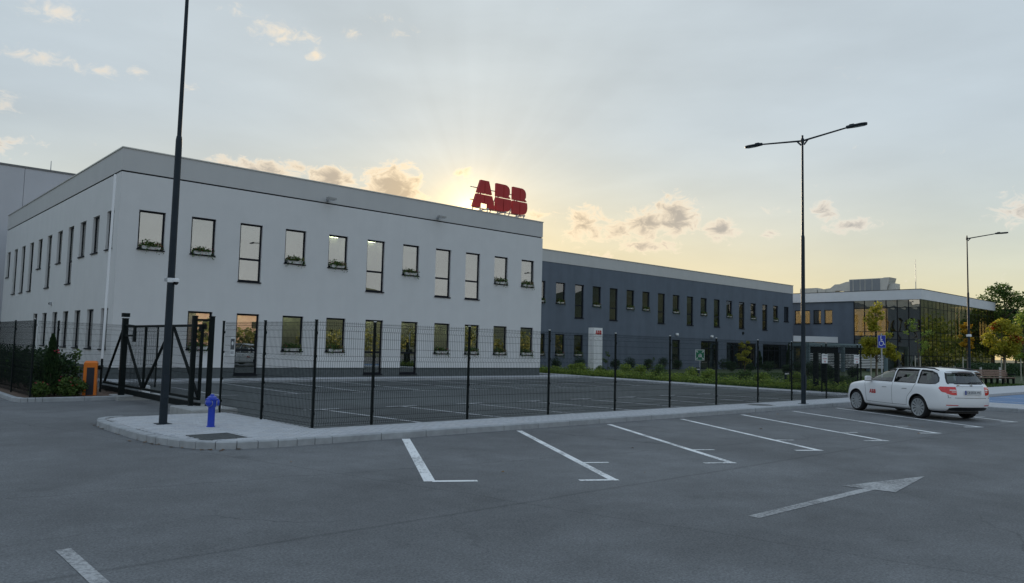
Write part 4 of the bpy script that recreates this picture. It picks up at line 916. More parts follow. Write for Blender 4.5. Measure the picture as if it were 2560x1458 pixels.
# ---------------------------------------------------------------- plants
def leaves(n, blobs, size, seed, m=None, hollow=.45):
    rng = random.Random(seed); mb = m or MB()
    tot = sum(b[1][0]*b[1][1]*b[1][2] for b in blobs)
    for c, r in blobs:
        k = int(n*r[0]*r[1]*r[2]/tot)+1
        for _ in range(k):
            d = Vector((rng.gauss(0, 1), rng.gauss(0, 1), rng.gauss(0, 1))).normalized()*(rng.random()**hollow)
            if rng.random() < .12: d *= 1.18
            mb.leaf((c[0]+d.x*r[0], c[1]+d.y*r[1], c[2]+d.z*r[2]), size, rng)
    return mb
def tree(loc, h, crown0, rad_, label, lm, seed, n=2600, size=.16, shape='round', stakes=False, nb=16, accent=None, cat='tree', name='tree', trunk=.06, group=None):
    rng = random.Random(seed); t = thing(name, label, cat, loc, 0, group)
    tr = MB(); pts = [(0, 0, 0)]; lean = (rng.uniform(-.04, .04)*h, rng.uniform(-.04, .04)*h)
    for k in range(1, 6): f = k/5; pts.append((lean[0]*f+rng.uniform(-.02, .02)*h*.3, lean[1]*f+rng.uniform(-.02, .02)*h*.3, h*.92*f))
    tr.tube(pts, [trunk*(1-.16*k) for k in range(6)], 8)
    blobs = []
    for k in range(nb):
        f = rng.uniform(0, 1); z = crown0+(h-crown0)*f
        if shape == 'cone': R = rad_*(1-f)**.8+.12*rad_
        elif shape == 'column': R = rad_*(1-.3*f)
        else: R = rad_*math.sqrt(max(.06, 1-(2*f-1)**2))
        a = rng.uniform(0, 2*pi); rr = R*rng.uniform(.25, .85); c = (lean[0]*f+rr*cos(a), lean[1]*f+rr*sin(a), z)
        s = rad_*rng.uniform(.24, .42)*(1 if shape != 'cone' else .55+.45*(1-f)); blobs.append((c, (s, s, s*rng.uniform(.6, .95))))
        z0 = max(crown0*.8, z-rr*.9); f0 = z0/h
        tr.tube([(lean[0]*f0, lean[1]*f0, z0), tuple(Vector((lean[0]*f0, lean[1]*f0, z0)).lerp(Vector(c), .55)+Vector((0, 0, .05*rr))), c], [trunk*.42, trunk*.25, trunk*.1], 5)
    tr.build('trunk', BARK, t)
    leaves(n, blobs, size, seed+1).build('crown', lm, t)
    if accent: leaves(n//7, blobs[:3], size, seed+9).build('crown_accent', accent, t)
    if stakes:
        for sx in (-.45, .45): MB().tube([(sx, .1, 0), (sx, .1, 1.75)], .04, 7).build('stake', mat('stake_wood', (.38, .36, .30), .8) if 'stake_wood' not in MAT else MAT['stake_wood'], t)
        MB().bar((-.45, .1, 1.55), (.45, .1, 1.55), .05).build('tie_bar', MAT['stake_wood'], t)
    return t
def shrub(loc, r, label, lm, seed, n=500, size=.07, flat=.9, group=None, name='shrub', cat='shrub', blooms=None, spread=.55):
    rng = random.Random(seed); t = thing(name, label, cat, loc, 0, group)
    st = MB()
    for k in range(5): a = rng.uniform(0, 6.28); st.tube([(0, 0, 0), (cos(a)*r*.3, sin(a)*r*.3, r*.7), (cos(a)*r*.55, sin(a)*r*.55, r*1.2)], [.018, .012, .006], 5)
    st.build('stem', BARK, t)
    bl = [((0, 0, r*flat), (r*.8, r*.8, r*flat*.9))]+[((r*spread*cos(a), r*spread*sin(a), r*flat*rng.uniform(.6, 1.5)), (r*.5, r*.5, r*.45)) for a in [rng.uniform(0, 6.28) for _ in range(5)]]
    leaves(n, bl, size, seed+3, hollow=.3).build('foliage', lm, t)
    if blooms: leaves(14, [((0, 0, r*flat*1.1), (r*.9, r*.9, r*.8))], .07, seed+5, hollow=.1).build('blooms', blooms, t)['kind'] = 'stuff'
    return t
def conifer(loc, h, r, label, seed, n, size=.07):
    rng = random.Random(seed); t = thing('thuja', label, 'conifer', loc); mb = MB()
    for _ in range(n):
        f = rng.random()**.75; R_ = r*(1-f)**.85*(.86+.22*sin(9*f+3*sin(7*f)))+.02; a = rng.uniform(0, 6.28); q = R_*rng.random()**.28
        p = Vector((q*cos(a), q*sin(a), .08+f*(h-.08))); d = Vector((cos(a)*.35, sin(a)*.35, 1)).normalized(); l = size*rng.uniform(.7, 1.4); e = d.cross(Vector((rng.gauss(0, 1), rng.gauss(0, 1), 0))).normalized()*l*.22
        mb.add([p-d*l*.5, p+e, p+d*l*.5, p-e], [(0, 1, 2, 3)])
    mb.build('crown', LEAF_D, t); MB().tube([(0, 0, 0), (0, 0, h*.8)], [.035, .01], 6).build('trunk', BARK, t); return t
# hedge bed at the gate
HG = 'dark shrubs behind the hedge-bed fence'
for k, y in enumerate((24.6, 25.9, 27.3, 28.8, 30.4, 32.1, 33.9, 35.8)): shrub((5.0+RNG.uniform(-.1, .1), y, .08), .72+.05*(k % 3), 'dense dark evergreen shrub, %s back from the fence corner along the bed' % ORD[k], LEAF_D, 100+k, 1500, .10, group=HG)
t = conifer((4.80, 23.98, .08), 1.72, .36, 'slim conical thuja with one red rose beside it at the bed corner', 140, 3000)
leaves(14, [((.08, -.08, 1.25), (.08, .08, .08))], .06, 5).build('rose_bloom', LEAF_RED, t)
for k, (x, y, r) in enumerate(((5.18, 23.92, .34), (5.48, 24.12, .30), (4.55, 23.82, .26))):
    shrub((x, y, .08), r, ('leafy rose bush with a red bloom between thuja and orange barrier', 'small rose bush tight against the orange barrier', 'low rose bush at the fence corner post')[k], LEAF_G, 160+k, 900, .075, blooms=LEAF_RED, name='rose_bush', cat='rose bush')
t = thing('climbing_rose', 'tall leafy rose shoot rising behind the orange barrier', 'plant', (5.55, 24.7, .08)); MB().tube([(0, 0, 0), (.03, 0, .7), (-.02, .02, 1.25)], .012, 5).build('stem', BARK, t); leaves(90, [((0, 0, 1.15), (.16, .16, .22)), ((.05, 0, .75), (.2, .2, .15))], .10, 77).build('foliage', LEAF_G, t)
# planting by the yard edge
rng = random.Random(31); gc = MB()
for k in range(520):
    f = rng.random()**.85; y = 14.6+(41-14.6)*f; xk = 33.7+(y-14.35)*.118 if y < 34.7 else 36.1
    x = xk+.25+abs(rng.gauss(0, 1.1)); s = rng.uniform(.20, .46)
    for _ in range(42):
        d = Vector((rng.gauss(0, 1), rng.gauss(0, 1), abs(rng.gauss(0, 1)))).normalized()*(rng.random()**.4)
        gc.leaf((x+d.x*s, y+d.y*s, .1+d.z*s*1.25), .10, rng)
tag(gc.build('ground_cover', LEAF_LIME), 'lime green ground cover planted along the yard path', 'ground cover', kind='stuff')
gr = MB()
for k in range(26000):
    y = rng.uniform(14.4, 34) if rng.random() < .7 else rng.uniform(14.4, 22); x = 33.8+(y-14.35)*.11+rng.random()**1.4*26
    h = rng.uniform(.05, .13); a = rng.uniform(0, 6.28); c, s = cos(a)*.025, sin(a)*.025
    gr.add([(x-c, y-s, .1), (x+c, y+s, .1), (x+rng.uniform(-.04, .04), y+rng.uniform(-.04, .04), .1+h)], [(0, 1, 2)])
tag(gr.build('grass', leafmat('grass_blades', (.035, .075, .015), (.09, .15, .03), .3)), 'short lawn grass between yard path and buildings', 'grass', kind='stuff')
rng = random.Random(77)
for k in range(12):
    f = (k+.5)/12; y = 16.0+f*21; x = 34.4+(y-14.35)*.115+rng.uniform(.6, 2.6)
    shrub((x, y, .1), rng.uniform(.34, .52), 'bright leafy shrub rooted in the ground cover, %s from the pedestrian gate' % ORD[k], LEAF_LIME if k % 3 else LEAF_G, 400+k, 620, .10, group='bright shrubs along the yard path')
for k, x in enumerate((41.4, 44.0, 48.3, 50.15, 52.6, 54.7, 56.9, 64.2)):
    shrub((x, 40.5, .1), (.66 if k % 2 else .58), 'clipped boxwood ball before the grey wing, %s from the white office' % ORD[k], LEAF_D, 200+k, 1200, .075, group='boxwood balls along the grey wing', name='boxwood', cat='shrub', spread=.2)
for k, (x, y, h) in enumerate(((46.3, 39.6, 1.9), (51.0, 39.0, 1.2), (38.9, 33.9, 1.5))):
    t = tree((x, y, .1), h, .25, .4, ('thin reddish sapling between the boxwood balls', 'short sparse rose standard near the boxwood balls', 'thin leafy climber against the white pylon')[k], LEAF_G, 220+k, 160, .10, nb=6, trunk=.02, name='sapling', cat='sapling')
for k, (x, y) in enumerate(((71.0, 40.6), (76.7, 40.4))): conifer((x, y, .1), (1.9, 2.9)[k], .55, ('short dark thuja cone before the wide shopfront', 'tall dark thuja cone at the end of grey wing')[k], 230+k, 2600, .13)
tree((56.7, 33.8, .1), 2.6, .75, .72, 'young yellow-green tree on the lawn before the shopfronts', LEAF_Y, 240, 900, .13, 'round', name='young_tree')
for k, (x, y, r) in enumerate(((60, 37, .55), (61.5, 36.2, .5), (63, 35.2, .6), (58.5, 31, .5), (55, 27.5, .6), (52.5, 25.5, .55), (66, 34, .6), (70, 34.5, .7), (49.5, 23.4, .5), (73.5, 35.5, .7), (62, 29.5, .6), (57, 25, .5))):
    shrub((x, y, .1), r, 'dark leafy lawn shrub, %s of the loose group before the shopfronts and pavilion' % ORD[k], LEAF_D, 260+k, 900, .10, group='dark shrubs on the lawn')

# ---------------------------------------------------------------- signs, bollards, right-hand furniture
t = thing('pylon_sign', 'tall white pylon sign with small red letters by the yard path', 'sign', (38.3, 33.9, .1))
m = MB(); m.box(-.27, .57, -.16, .34, .05, 3.1); m.build('body', WHITE_METAL, t); MB().box(-.2, .5, -.12, .30, 0, .05).build('base', DARK_STEEL, t)
for k, poly in abb_pieces(4):
    m = MB(); m.xprism([(-.14+u*.60/2.01, 2.66+v*.27) for u, v in poly], lambda u, v, d: (u, d, v), -.168, -.161); m.build('letter_segment', RED, t, recalc=True)
t = thing('assembly_sign', 'green assembly point sign with white figures on a post', 'sign', (40.2, 27.0, .1), rad(-38)); t.scale = (.85, .85, 1.0)
GREEN = mat('sign_green', (.008, .16, .075), .5)
MB().tube([(0, .03, 0), (0, .03, 1.7)], .03, 8).build('post', GALV, t); MB().box(-.33, .33, -.012, .012, 1.14, 1.80).build('border', WHITE_PAINT, t); MB().box(-.30, .30, -.018, -.0125, 1.17, 1.77).build('panel', GREEN, t)
m = MB()
for sx in (-1, 1):
    for sz in (-1, 1):
        cx, cz = sx*.2, 1.47+sz*.2; m.xprism([(cx+sx*.07, cz+sz*.07), (cx-sx*.03, cz+sz*.05), (cx+sx*.05, cz-sz*.03)], lambda u, v, d: (u, d, v), -.024, -.0185); m.bar((cx+sx*.04, -.021, cz+sz*.04), (cx-sx*.06, -.021, cz-sz*.06), .03, .004, (0, 1, 0))
m.build('corner_arrow', WHITE_PAINT, t, recalc=True)
for (px, pz, s) in ((0, 1.46, 1.0), (-.09, 1.43, .8), (.09, 1.43, .8), (0, 1.40, .7)):
    m = MB(); m.xprism([(px-.035*s, pz-.1*s), (px+.035*s, pz-.1*s), (px+.04*s, pz+.05*s), (px-.04*s, pz+.05*s)], lambda u, v, d: (u, d, v), -.024, -.0185)
    m.xprism([(px+.026*s*cos(a), pz+.085*s+.026*s*sin(a)) for a in [6.28*i/8 for i in range(8)]], lambda u, v, d: (u, d, v), -.024, -.0185); m.build('figure', WHITE_PAINT, t, recalc=True)
for k, (x, y) in enumerate(((37.9, 25.6), (36.6, 19.4), (42.7, 38.0))):
    t = thing('bollard_light', ('dark bollard lamp with pale head below the green sign', 'dark bollard lamp with pale head beyond the end fence posts', 'dark bollard lamp among the boxwood balls')[k], 'bollard', (x, y, .1))
    MB().box(-.09, .09, -.09, .09, 0, .62).build('shaft', POLE_STEEL, t); MB().box(-.07, .07, -.07, .07, .62, .70).build('lens', WHITE_METAL, t); MB().box(-.09, .09, -.09, .09, .70, .76).build('cap', POLE_STEEL, t)
for k, (x, y, h) in enumerate(((34.5, 16.85, 1.8), (34.95, 16.65, 1.25), (36.0, 16.55, 1.78))):
    t = thing('turnstile_post', ('dark square gate post on the lawn side of the pedestrian gate', 'shorter dark post carrying the pedestrian gate lock', 'dark square gate post on the car side of the pedestrian gate')[k], 'gate post', (x, y, .08))
    MB().box(-.09, .09, -.09, .09, 0, h).build('shaft', DARK_STEEL, t); MB().box(-.10, .10, -.10, .10, h, h+.03).build('cap', DARK_STEEL, t)
t = thing('disabled_parking_sign', 'blue disabled parking sign with white wheelchair figure on a pole', 'sign', (36.2, 14.55, .1), rad(-58))
MB().tube([(0, .04, 0), (0, .04, 2.7)], .03, 8).build('pole', GALV, t)
SB = mat('sign_blue', (.012, .035, .36), .45); MB().box(-.165, .165, -.012, .012, 2.04, 2.62).build('border', WHITE_PAINT, t); MB().box(-.157, .157, -.017, -.0125, 2.048, 2.612).build('panel', SB, t)
m = MB(); yv = -.021
for a, b in (((-.03, 2.50), (-.02, 2.34)), ((-.02, 2.34), (.09, 2.33)), ((.09, 2.33), (.14, 2.20)), ((-.025, 2.42), (.06, 2.41)), ((.13, 2.20), (.18, 2.21))): m.bar((a[0], yv, a[1]), (b[0], yv, b[1]), .035, .006, (0, 1, 0))
m.lathe([(0, -.024), (.032, -.024), (.032, -.0185), (0, -.0185)], 10, (-.03, 0, 2.545), 'y')
ring = [(-.015+.105*cos(a), 2.245+.105*sin(a)) for a in [rad(120+i*24) for i in range(11)]]
for p, q in zip(ring, ring[1:]): m.bar((p[0], yv, p[1]), (q[0], yv, q[1]), .026, .006, (0, 1, 0))
o = m.build('wheelchair_symbol', WHITE_PAINT, t); o.scale = (.78, 1, 1); o.location.x = -.015
# bench
t = thing('bench', 'long wooden park bench with dark legs on the far pavement', 'bench', (57.3, 15.9, .11), rad(-14))
for k in range(4): MB().box(-2.0, 2.0, -.26+k*.12, -.16+k*.12, .42, .46).build('seat_slat', WOOD, t)
for k in range(4): MB().bar((-2.0, .26+k*.035, .56+k*.11), (2.0, .26+k*.035, .56+k*.11), .03, .09).build('back_slat', WOOD, t)
for x in (-1.85, -.65, .65, 1.85):
    m = MB(); m.box(x-.05, x+.05, -.26, -.14, 0, .42); m.box(x-.05, x+.05, .10, .22, 0, .42); m.box(x-.04, x+.04, -.26, .24, .36, .418); m.bar((x, .22, .36), (x, .40, .95), .07, .05); m.build('leg', DARK_STEEL, t)
for x in (-1.95, 1.95): MB().box(x-.06, x+.06, -.24, .22, .60, .68).build('armrest', DARK_STEEL, t)
# pergola with slatted screens
PERG = mat('pergola_metal', (.16, .22, .24), .5, .05)
pg = thing('pergola', 'grey-green steel pergola with white slatted screens before the pavilion', 'pergola', (78.6, 35.5, .1))
pp = [(74.5, 37.2), (78.6, 35.5), (84.6, 33.6)]
for (x, y) in pp+[(74.9, 39.2), (79, 37.5), (85, 35.6)]: MB().box(x-.16, x+.16, y-.16, y+.16, .1, 2.62).build('post', PERG, pg, world=True)
for a, b in ((pp[0], pp[1]), (pp[1], pp[2]), ((74.9, 39.2), (79, 37.5)), ((79, 37.5), (85, 35.6)), (pp[0], (74.9, 39.2)), (pp[2], (85, 35.6))): MB().bar((*a, 2.80), (*b, 2.80), .3, .36).build('beam', PERG, pg, world=True)
for a, b in ((pp[0], pp[1]), (pp[1], pp[2])):
    a, b = Vector(a), Vector(b); a2, b2 = a.lerp(b, .06), a.lerp(b, .94)
    for k in range(9): MB().bar((*a2, .55+k*.165), (*b2, .55+k*.165), .03, .085).build('slat', WHITE_PAINT, pg, world=True)
    MB().quad((*(a2+Vector((.05, .3))), .4), (*(b2+Vector((.05, .3))), .4), (*(b2+Vector((.05, .3))), 2.6), (*(a2+Vector((.05, .3))), 2.6)).build('back_screen', FRAME, pg, world=True)
# young trees and marker posts on the right
tree((48.1, 19.7, .1), 5.0, 1.6, 1.15, 'pyramidal yellow-green young tree staked behind the white car', LEAF_Y, 300, 3200, .15, 'cone', True, nb=40, name='young_tree', trunk=.05)
tree((56.5, 20.2, .1), 4.4, 2.0, .95, 'sparse young tree with few pale leaves before the glass corner', LEAF_LIME, 301, 330, .15, 'round', True, nb=10, name='young_tree', trunk=.045)
tree((59.3, 18.1, .1), 4.2, 2.0, .55, 'slim golden-leaved young tree beside the single-arm lamp', LEAF_GOLD, 302, 1000, .16, 'column', True, nb=18, name='young_tree', trunk=.045)
tree((63.8, 17.0, .1), 4.2, 1.9, 1.5, 'broad yellow-green maple with rusty patch beside the bench', LEAF_Y, 303, 4500, .17, 'round', True, nb=26, accent=LEAF_RUST, name='young_tree', trunk=.055)
tree((71.0, 17.6, .1), 5.2, 1.8, 1.7, 'full green young tree beyond the rusty maple', LEAF_LIME, 304, 2600, .18, 'round', True, nb=16, name='young_tree')
tree((114.5, 30.6, 0), 11.4, 2.6, 3.9, 'tall loose dark tree rising behind the pavilion corner', LEAF_G, 310, 8000, .34, 'round', nb=40, trunk=.2)
tree((121, 28.5, 0), 9.5, 2.5, 3.2, 'lower dark tree beside the tall one behind the pavilion', LEAF_G, 311, 6000, .34, 'round', nb=30, trunk=.18)
tree((131, 33.5, 0), 9.0, 2.5, 3.4, 'dense green tree far beyond the pavilion end wall', LEAF_D, 312, 6000, .34, 'round', nb=30, trunk=.18)
for k, (x, y) in enumerate(((62.5, 19.9), (60.8, 20.3), (66.0, 19.2), (70.0, 19.0))):
    t = thing('marker_post', 'short white marker post behind the bench, %s along the row' % ORD[k], 'post', (x, y, .1), 0, 'white marker posts behind the bench'); MB().box(-.09, .09, -.05, .05, 0, 1.0).build('shaft', WHITE_PAINT, t); MB().box(-.10, .10, -.06, .06, 1.0, 1.03).build('cap', GALV, t)
hd = MB(); hr = random.Random(5)
for k in range(9000):
    f = hr.random(); x = 64+f*58; y = 19.8+hr.gauss(0, .35)+f*7; hd.leaf((x, y, .1+hr.random()**.6*1.3), .2, hr)
tag(hd.build('hedge_foliage', LEAF_D), 'low dark hedge mass in front of the glass pavilion', 'hedge', kind='stuff')

# ---------------------------------------------------------------- what stands behind the camera and shows in the glass
hills = MB(); n = 90; rows = [(420, 0, .3), (520, 1, .75), (640, 1, 1.0), (800, 0, 1.1)]; vs = []; hr = random.Random(12)
ph = [hr.uniform(0, 6.28) for _ in range(6)]
for (r, w, k) in rows:
    for i in range(n+1):
        a = rad(-215+i*(215)/n); hgt = 47+13*sin(3.1*a+ph[0])+10*sin(7.3*a+ph[1])+7*sin(15*a+ph[2])+3*sin(31*a+ph[3]); vs.append((r*cos(a), r*sin(a), hgt*w*k-(1 if not w else 0)))
hills.add(vs, [(j*(n+1)+i, j*(n+1)+i+1, (j+1)*(n+1)+i+1, (j+1)*(n+1)+i) for j in range(3) for i in range(n)])
struct(hills.build('hills', mat('hill_woods', (.10, .105, .055), .95, .4, .02, detail=8), smooth=True))
tl = MB(); hr = random.Random(21)
def clump(x, y, h, s, lm_n=150, sz=.9):
    for _ in range(lm_n):
        d = Vector((hr.gauss(0, 1), hr.gauss(0, 1), hr.gauss(0, 1))).normalized()*hr.random()**.4
        tl.leaf((x+d.x*s, y+d.y*s, h*.55+d.z*h*.5), sz, hr)
for k in range(44): clump(-40+k*5.2+hr.uniform(-2, 2), -66+hr.uniform(-8, 4), hr.uniform(3.5, 7.5), hr.uniform(2, 3.5))
tag(tl.build('treeline', leafmat('leaf_far', (.10, .12, .03), (.36, .34, .09), .3)), 'line of roadside trees across the road, seen only as reflections', 'treeline', kind='stuff')
keep, tl = tl, MB()
for k in range(36): clump(126+hr.uniform(0, 70), 2+hr.uniform(-14, 14), hr.uniform(6, 11), hr.uniform(2, 3.2))
tag(tl.build('grove_foliage', leafmat('leaf_grove', (.045, .085, .018), (.20, .24, .05), .3)), 'green grove opposite the pavilion, mirrored in its glass', 'trees', kind='stuff')
HW = [mat('house_%s' % w, c, .85, .04, 1) for w, c in (('cream', (.70, .60, .42)), ('ochre', (.62, .42, .20)), ('white', (.74, .72, .68)), ('pink', (.62, .44, .36)))]; TILE = mat('roof_tile', (.24, .07, .04), .8, .2, 3)
for k, (x, y, w, d, h) in enumerate(((-26, -84, 11, 9, 6.0), (8, -92, 12, 9, 6.4), (30, -86, 10, 9, 5.6), (62, -92, 13, 10, 6.6))):
    t = thing('house', ('cream house with red tiled roof across the road', 'ochre house with red tiled roof across the road', 'white house with red tiled roof across the road', 'pinkish house with red tiled roof across the road')[k], 'house', (x, y, 0))
    m = MB(); m.box(-w/2, w/2, -d/2, d/2, 0, h); m.build('wall', HW[k], t)
    m = MB(); m.xprism([(-d/2-.5, h), (d/2+.5, h), (0, h+2.6)], lambda u, v, q: (q, u, v), -w/2-.4, w/2+.4); m.build('roof', TILE, t)
    for zz in (1.2, 3.9):
        for i in range(3): MB().box(-w/2+1.4+i*(w-3.6)/2, -w/2+2.6+i*(w-3.6)/2, d/2, d/2+.03, zz, zz+1.4).build('window', FRAME, t)
# leaves blown against the kerb
fl = MB(); hr = random.Random(3)
for k in range(46):
    if k < 34:
        s = hr.random()**1.4; i = int(2+s*9.99); a, b = Vector(P1[i]), Vector(P1[i+1]); p = a.lerp(b, hr.random()); t_ = (b-a).normalized(); p = p+Vector((t_.y, -t_.x))*abs(hr.gauss(.03, .08)); x, y, z = p.x, p.y, .012
    else: x, y, z = hr.uniform(5, 22), hr.uniform(6.5, 11.8), .012
    a = hr.uniform(0, 6.28); s = hr.uniform(.025, .05)
    fl.add([(x+s*cos(a), y+s*sin(a), z), (x-s*.6*sin(a), y+s*.6*cos(a), z+.012), (x-s*cos(a), y-s*sin(a), z), (x+s*.6*sin(a), y-s*.6*cos(a), z+.004)], [(0, 1, 2, 3)])
tag(fl.build('fallen_leaves', leafmat('leaf_litter', (.10, .045, .012), (.30, .15, .03), .1)), 'brown fallen leaves along the kerb and on the asphalt', 'leaves', kind='stuff')
# ---------------------------------------------------------------- white estate car
CAR_PAINT = mat('car_white', (.88, .88, .89), .35, .01, 1, coat=.6, spec=.5)
CAR_GLASS = glassmat('car_glass', .11, (.50, .56, .56)); CAR_DARK = mat('car_black_trim', (.008, .008, .009), .5, .1); TYRE = mat('tyre_rubber', (.012, .012, .013), .85, .15, 30)
ALLOY = mat('wheel_silver', (.55, .57, .58), .35, .04, 5, metal=.7); LAMP_RED = mat('lamp_red', (.70, .012, .016), .15, .15, 20, coat=.8); LAMP_CLEAR = mat('lamp_clear', (.78, .74, .74), .15, .05, coat=.8)
SEAT = mat('car_seat', (.03, .03, .032), .9, .2)
CARL = Vector((24.33, 8.05, .008)); CAR_A = rad(60.3)
car = thing('car', 'white estate car with red door letters parked nose to the kerb', 'car', tuple(CARL), CAR_A)
def car_rings():
    R = []
    def ring(p1, p2, p3, p4, p5, p6, p7, p8): R.append([(p1[0], 0, p1[2]), p1, p2, p3, p4, p5, p6, p7, p8])
    ring((-.80, .62, .27), (-.88, .70, .36), (-.90, .735, .58), (-.875, .735, .88), (-.83, .68, .99), (-.64, .535, 1.335), (-.70, .34, 1.365), (-.75, 0, 1.375))
    ring((-.68, .71, .235), (-.70, .845, .33), (-.70, .870, .58), (-.68, .862, .90), (-.64, .805, 1.0), (-.46, .61, 1.375), (-.50, .36, 1.42), (-.50, 0, 1.43))
    ring((-.38, .74, .22), (-.38, .885, .30), (-.38, .905, .58), (-.38, .895, .92), (-.34, .835, .995), (-.2, .63, 1.398), (-.2, .38, 1.437), (-.2, 0, 1.447))
    ring((0, .74, .21), (0, .885, .29), (0, .910, .58), (0, .900, .92), (.02, .84, .99), (.1, .637, 1.41), (.1, .38, 1.447), (.1, 0, 1.457))
    ring((.40, .74, .20), (.40, .875, .28), (.40, .905, .58), (.40, .897, .915), (.42, .842, .985), (.45, .642, 1.415), (.45, .385, 1.453), (.45, 0, 1.463))
    ring((.95, .74, .20), (.95, .860, .27), (.95, .898, .56), (.95, .893, .91), (.95, .842, .98), (.90, .642, 1.412), (.90, .385, 1.452), (.90, 0, 1.463))
    ring((1.5, .74, .20), (1.5, .860, .27), (1.5, .898, .56), (1.5, .890, .905), (1.5, .838, .975), (1.28, .635, 1.390), (1.26, .38, 1.432), (1.25, 0, 1.443))
    ring((2.05, .74, .20), (2.05, .868, .28), (2.05, .900, .56), (2.05, .885, .90), (2.05, .828, .965), (1.66, .605, 1.315), (1.60, .36, 1.375), (1.58, 0, 1.388))
    ring((2.38, .74, .21), (2.38, .880, .29), (2.38, .905, .56), (2.38, .878, .892), (2.42, .800, .952), (2.34, .69, 1.015), (2.30, .42, 1.045), (2.28, 0, 1.055))
    ring((2.69, .74, .21), (2.69, .882, .29), (2.69, .908, .56), (2.69, .870, .88), (2.69, .785, .930), (2.66, .655, .952), (2.66, .40, .975), (2.66, 0, .985))
    ring((3.02, .73, .22), (3.02, .870, .30), (3.02, .895, .55), (3.02, .845, .845), (3.02, .750, .892), (3.02, .61, .912), (3.02, .38, .932), (3.02, 0, .940))
    ring((3.16, .70, .22), (3.16, .825, .30), (3.16, .850, .54), (3.16, .790, .800), (3.16, .70, .840), (3.26, .57, .845), (3.26, .35, .865), (3.26, 0, .872))
    ring((3.24, .60, .24), (3.30, .68, .33), (3.31, .70, .54), (3.28, .65, .715), (3.29, .58, .745), (3.31, .48, .760), (3.36, .30, .775), (3.40, 0, .78))
    return R
def car_shell():
    R = car_rings(); nr, npt = len(R), 9; m = MB(); idx = {}
    def vid(p):
        k = tuple(round(c, 5) for c in p)
        if k not in idx: idx[k] = len(m.v); m.v.append(k)
        return idx[k]
    def face(*p):
        f = [vid(q) for q in p]; g = []
        for i in f:
            if not g or g[-1] != i: g.append(i)
        if g[0] == g[-1]: g.pop()
        if len(g) > 2: m.f.append(g); m.m.append(0)
    mir = lambda p: (p[0], -p[1], p[2])
    for i in range(nr-1):
        for j in range(npt-1):
            a, b, c, d = R[i][j], R[i+1][j], R[i+1][j+1], R[i][j+1]
            face(a, b, c, d); face(mir(d), mir(c), mir(b), mir(a))
    for ri, bul, flip in ((0, -.185, False), (nr-1, .26, True)):
        ring = R[ri]; cols = []
        for k, f in enumerate((1, .62, .25, -.25, -.62, -1)):
            col = []
            for j, p in enumerate(ring):
                if j == 0 or j == npt-1: pass
                s = (1-f*f)*bul*(1.0 if 2 <= j <= 5 else .55 if j in (1,) else .25)
                col.append((p[0]+(s if abs(f) < 1 else 0), p[1]*f, p[2]))
            cols.append(col)
        # bottom and top points of the ring stay on the centre line: fan them into the outer columns
        for k in range(5):
            for j in range(1, npt-2):
                a, b, c, d = cols[k][j], cols[k+1][j], cols[k+1][j+1], cols[k][j+1]
                face(*((d, c, b, a) if flip else (a, b, c, d)))
        low = [c[1] for c in cols]; p0 = ring[0]
        tops = [c[npt-2] for c in cols]; p8 = ring[npt-1]
        for k in range(5):
            face(*((low[k], low[k+1], p0) if flip else (p0, low[k+1], low[k])))
            face(*((p8, tops[k+1], tops[k]) if flip else (tops[k], tops[k+1], p8)))
    me = m.mesh('body', CAR_PAINT)
    bm = bmesh.new(); bm.from_mesh(me); bmesh.ops.remove_doubles(bm, verts=bm.verts, dist=1e-4); bmesh.ops.recalc_face_normals(bm, faces=bm.faces)
    bm.to_mesh(me); bm.free(); return me
def evaluated(o):
    dg = bpy.context.evaluated_depsgraph_get(); dg.update(); return bpy.data.meshes.new_from_object(o.evaluated_get(dg), depsgraph=dg)
body_o = bpy.data.objects.new('body_work', car_shell()); COL.objects.link(body_o)
ss = body_o.modifiers.new('s', 'SUBSURF'); ss.levels = 3; ss.render_levels = 3
solid = evaluated(body_o); body_o.modifiers.clear()
bmS = bmesh.new(); bmS.from_mesh(solid); BV_ = BVHTree.FromBMesh(bmS)
def cutter(mb, m_):
    me = mb.mesh('cut', m_); bm = bmesh.new(); bm.from_mesh(me); bmesh.ops.recalc_face_normals(bm, faces=bm.faces); bmesh.ops.triangulate(bm, faces=[f for f in bm.faces if len(f.verts) > 4]); bm.to_mesh(me); bm.free()
    o = bpy.data.objects.new('cut', me); COL.objects.link(o); return o
XZ = lambda u, v, d: (u, d, v)
SIDE_WIN = [[(2.24, .995), (1.64, 1.315), (1.42, 1.355), (1.17, 1.372), (1.10, 1.15), (1.08, .995)],
            [(1.00, .995), (1.03, 1.15), (1.09, 1.375), (.60, 1.385), (.22, 1.378), (.15, 1.2), (.12, .998)],
            [(.04, .998), (.07, 1.2), (.13, 1.376), (-.25, 1.355), (-.47, 1.29), (-.60, 1.17), (-.645, 1.07), (-.60, 1.012), (-.45, 1.0)]]
REAR_WIN = [(-.61, 1.03), (.61, 1.03), (.565, 1.18), (.50, 1.315), (-.50, 1.315), (-.565, 1.18)]
cabin = MB().xprism([(-.70, .55), (-.70, 1.02), (-.52, 1.30), (-.2, 1.375), (.5, 1.40), (1.2, 1.385), (1.6, 1.31), (2.16, 1.0), (2.16, .55)], XZ, -.56, .56)
cuts = [cutter(cabin, SEAT)]
for w in SIDE_WIN:
    for s in (1, -1): cuts.append(cutter(MB().xprism(w, XZ, s*.40, s*1.3), CAR_DARK))
cuts.append(cutter(MB().xprism(REAR_WIN, lambda u, v, d: (d, u, v), -1.5, -.45), CAR_DARK))
ws = [(2.26, -.66, 1.035), (2.26, .66, 1.035), (1.70, .55, 1.335), (1.70, -.55, 1.335)]; nrm = Vector((.48, 0, .88))
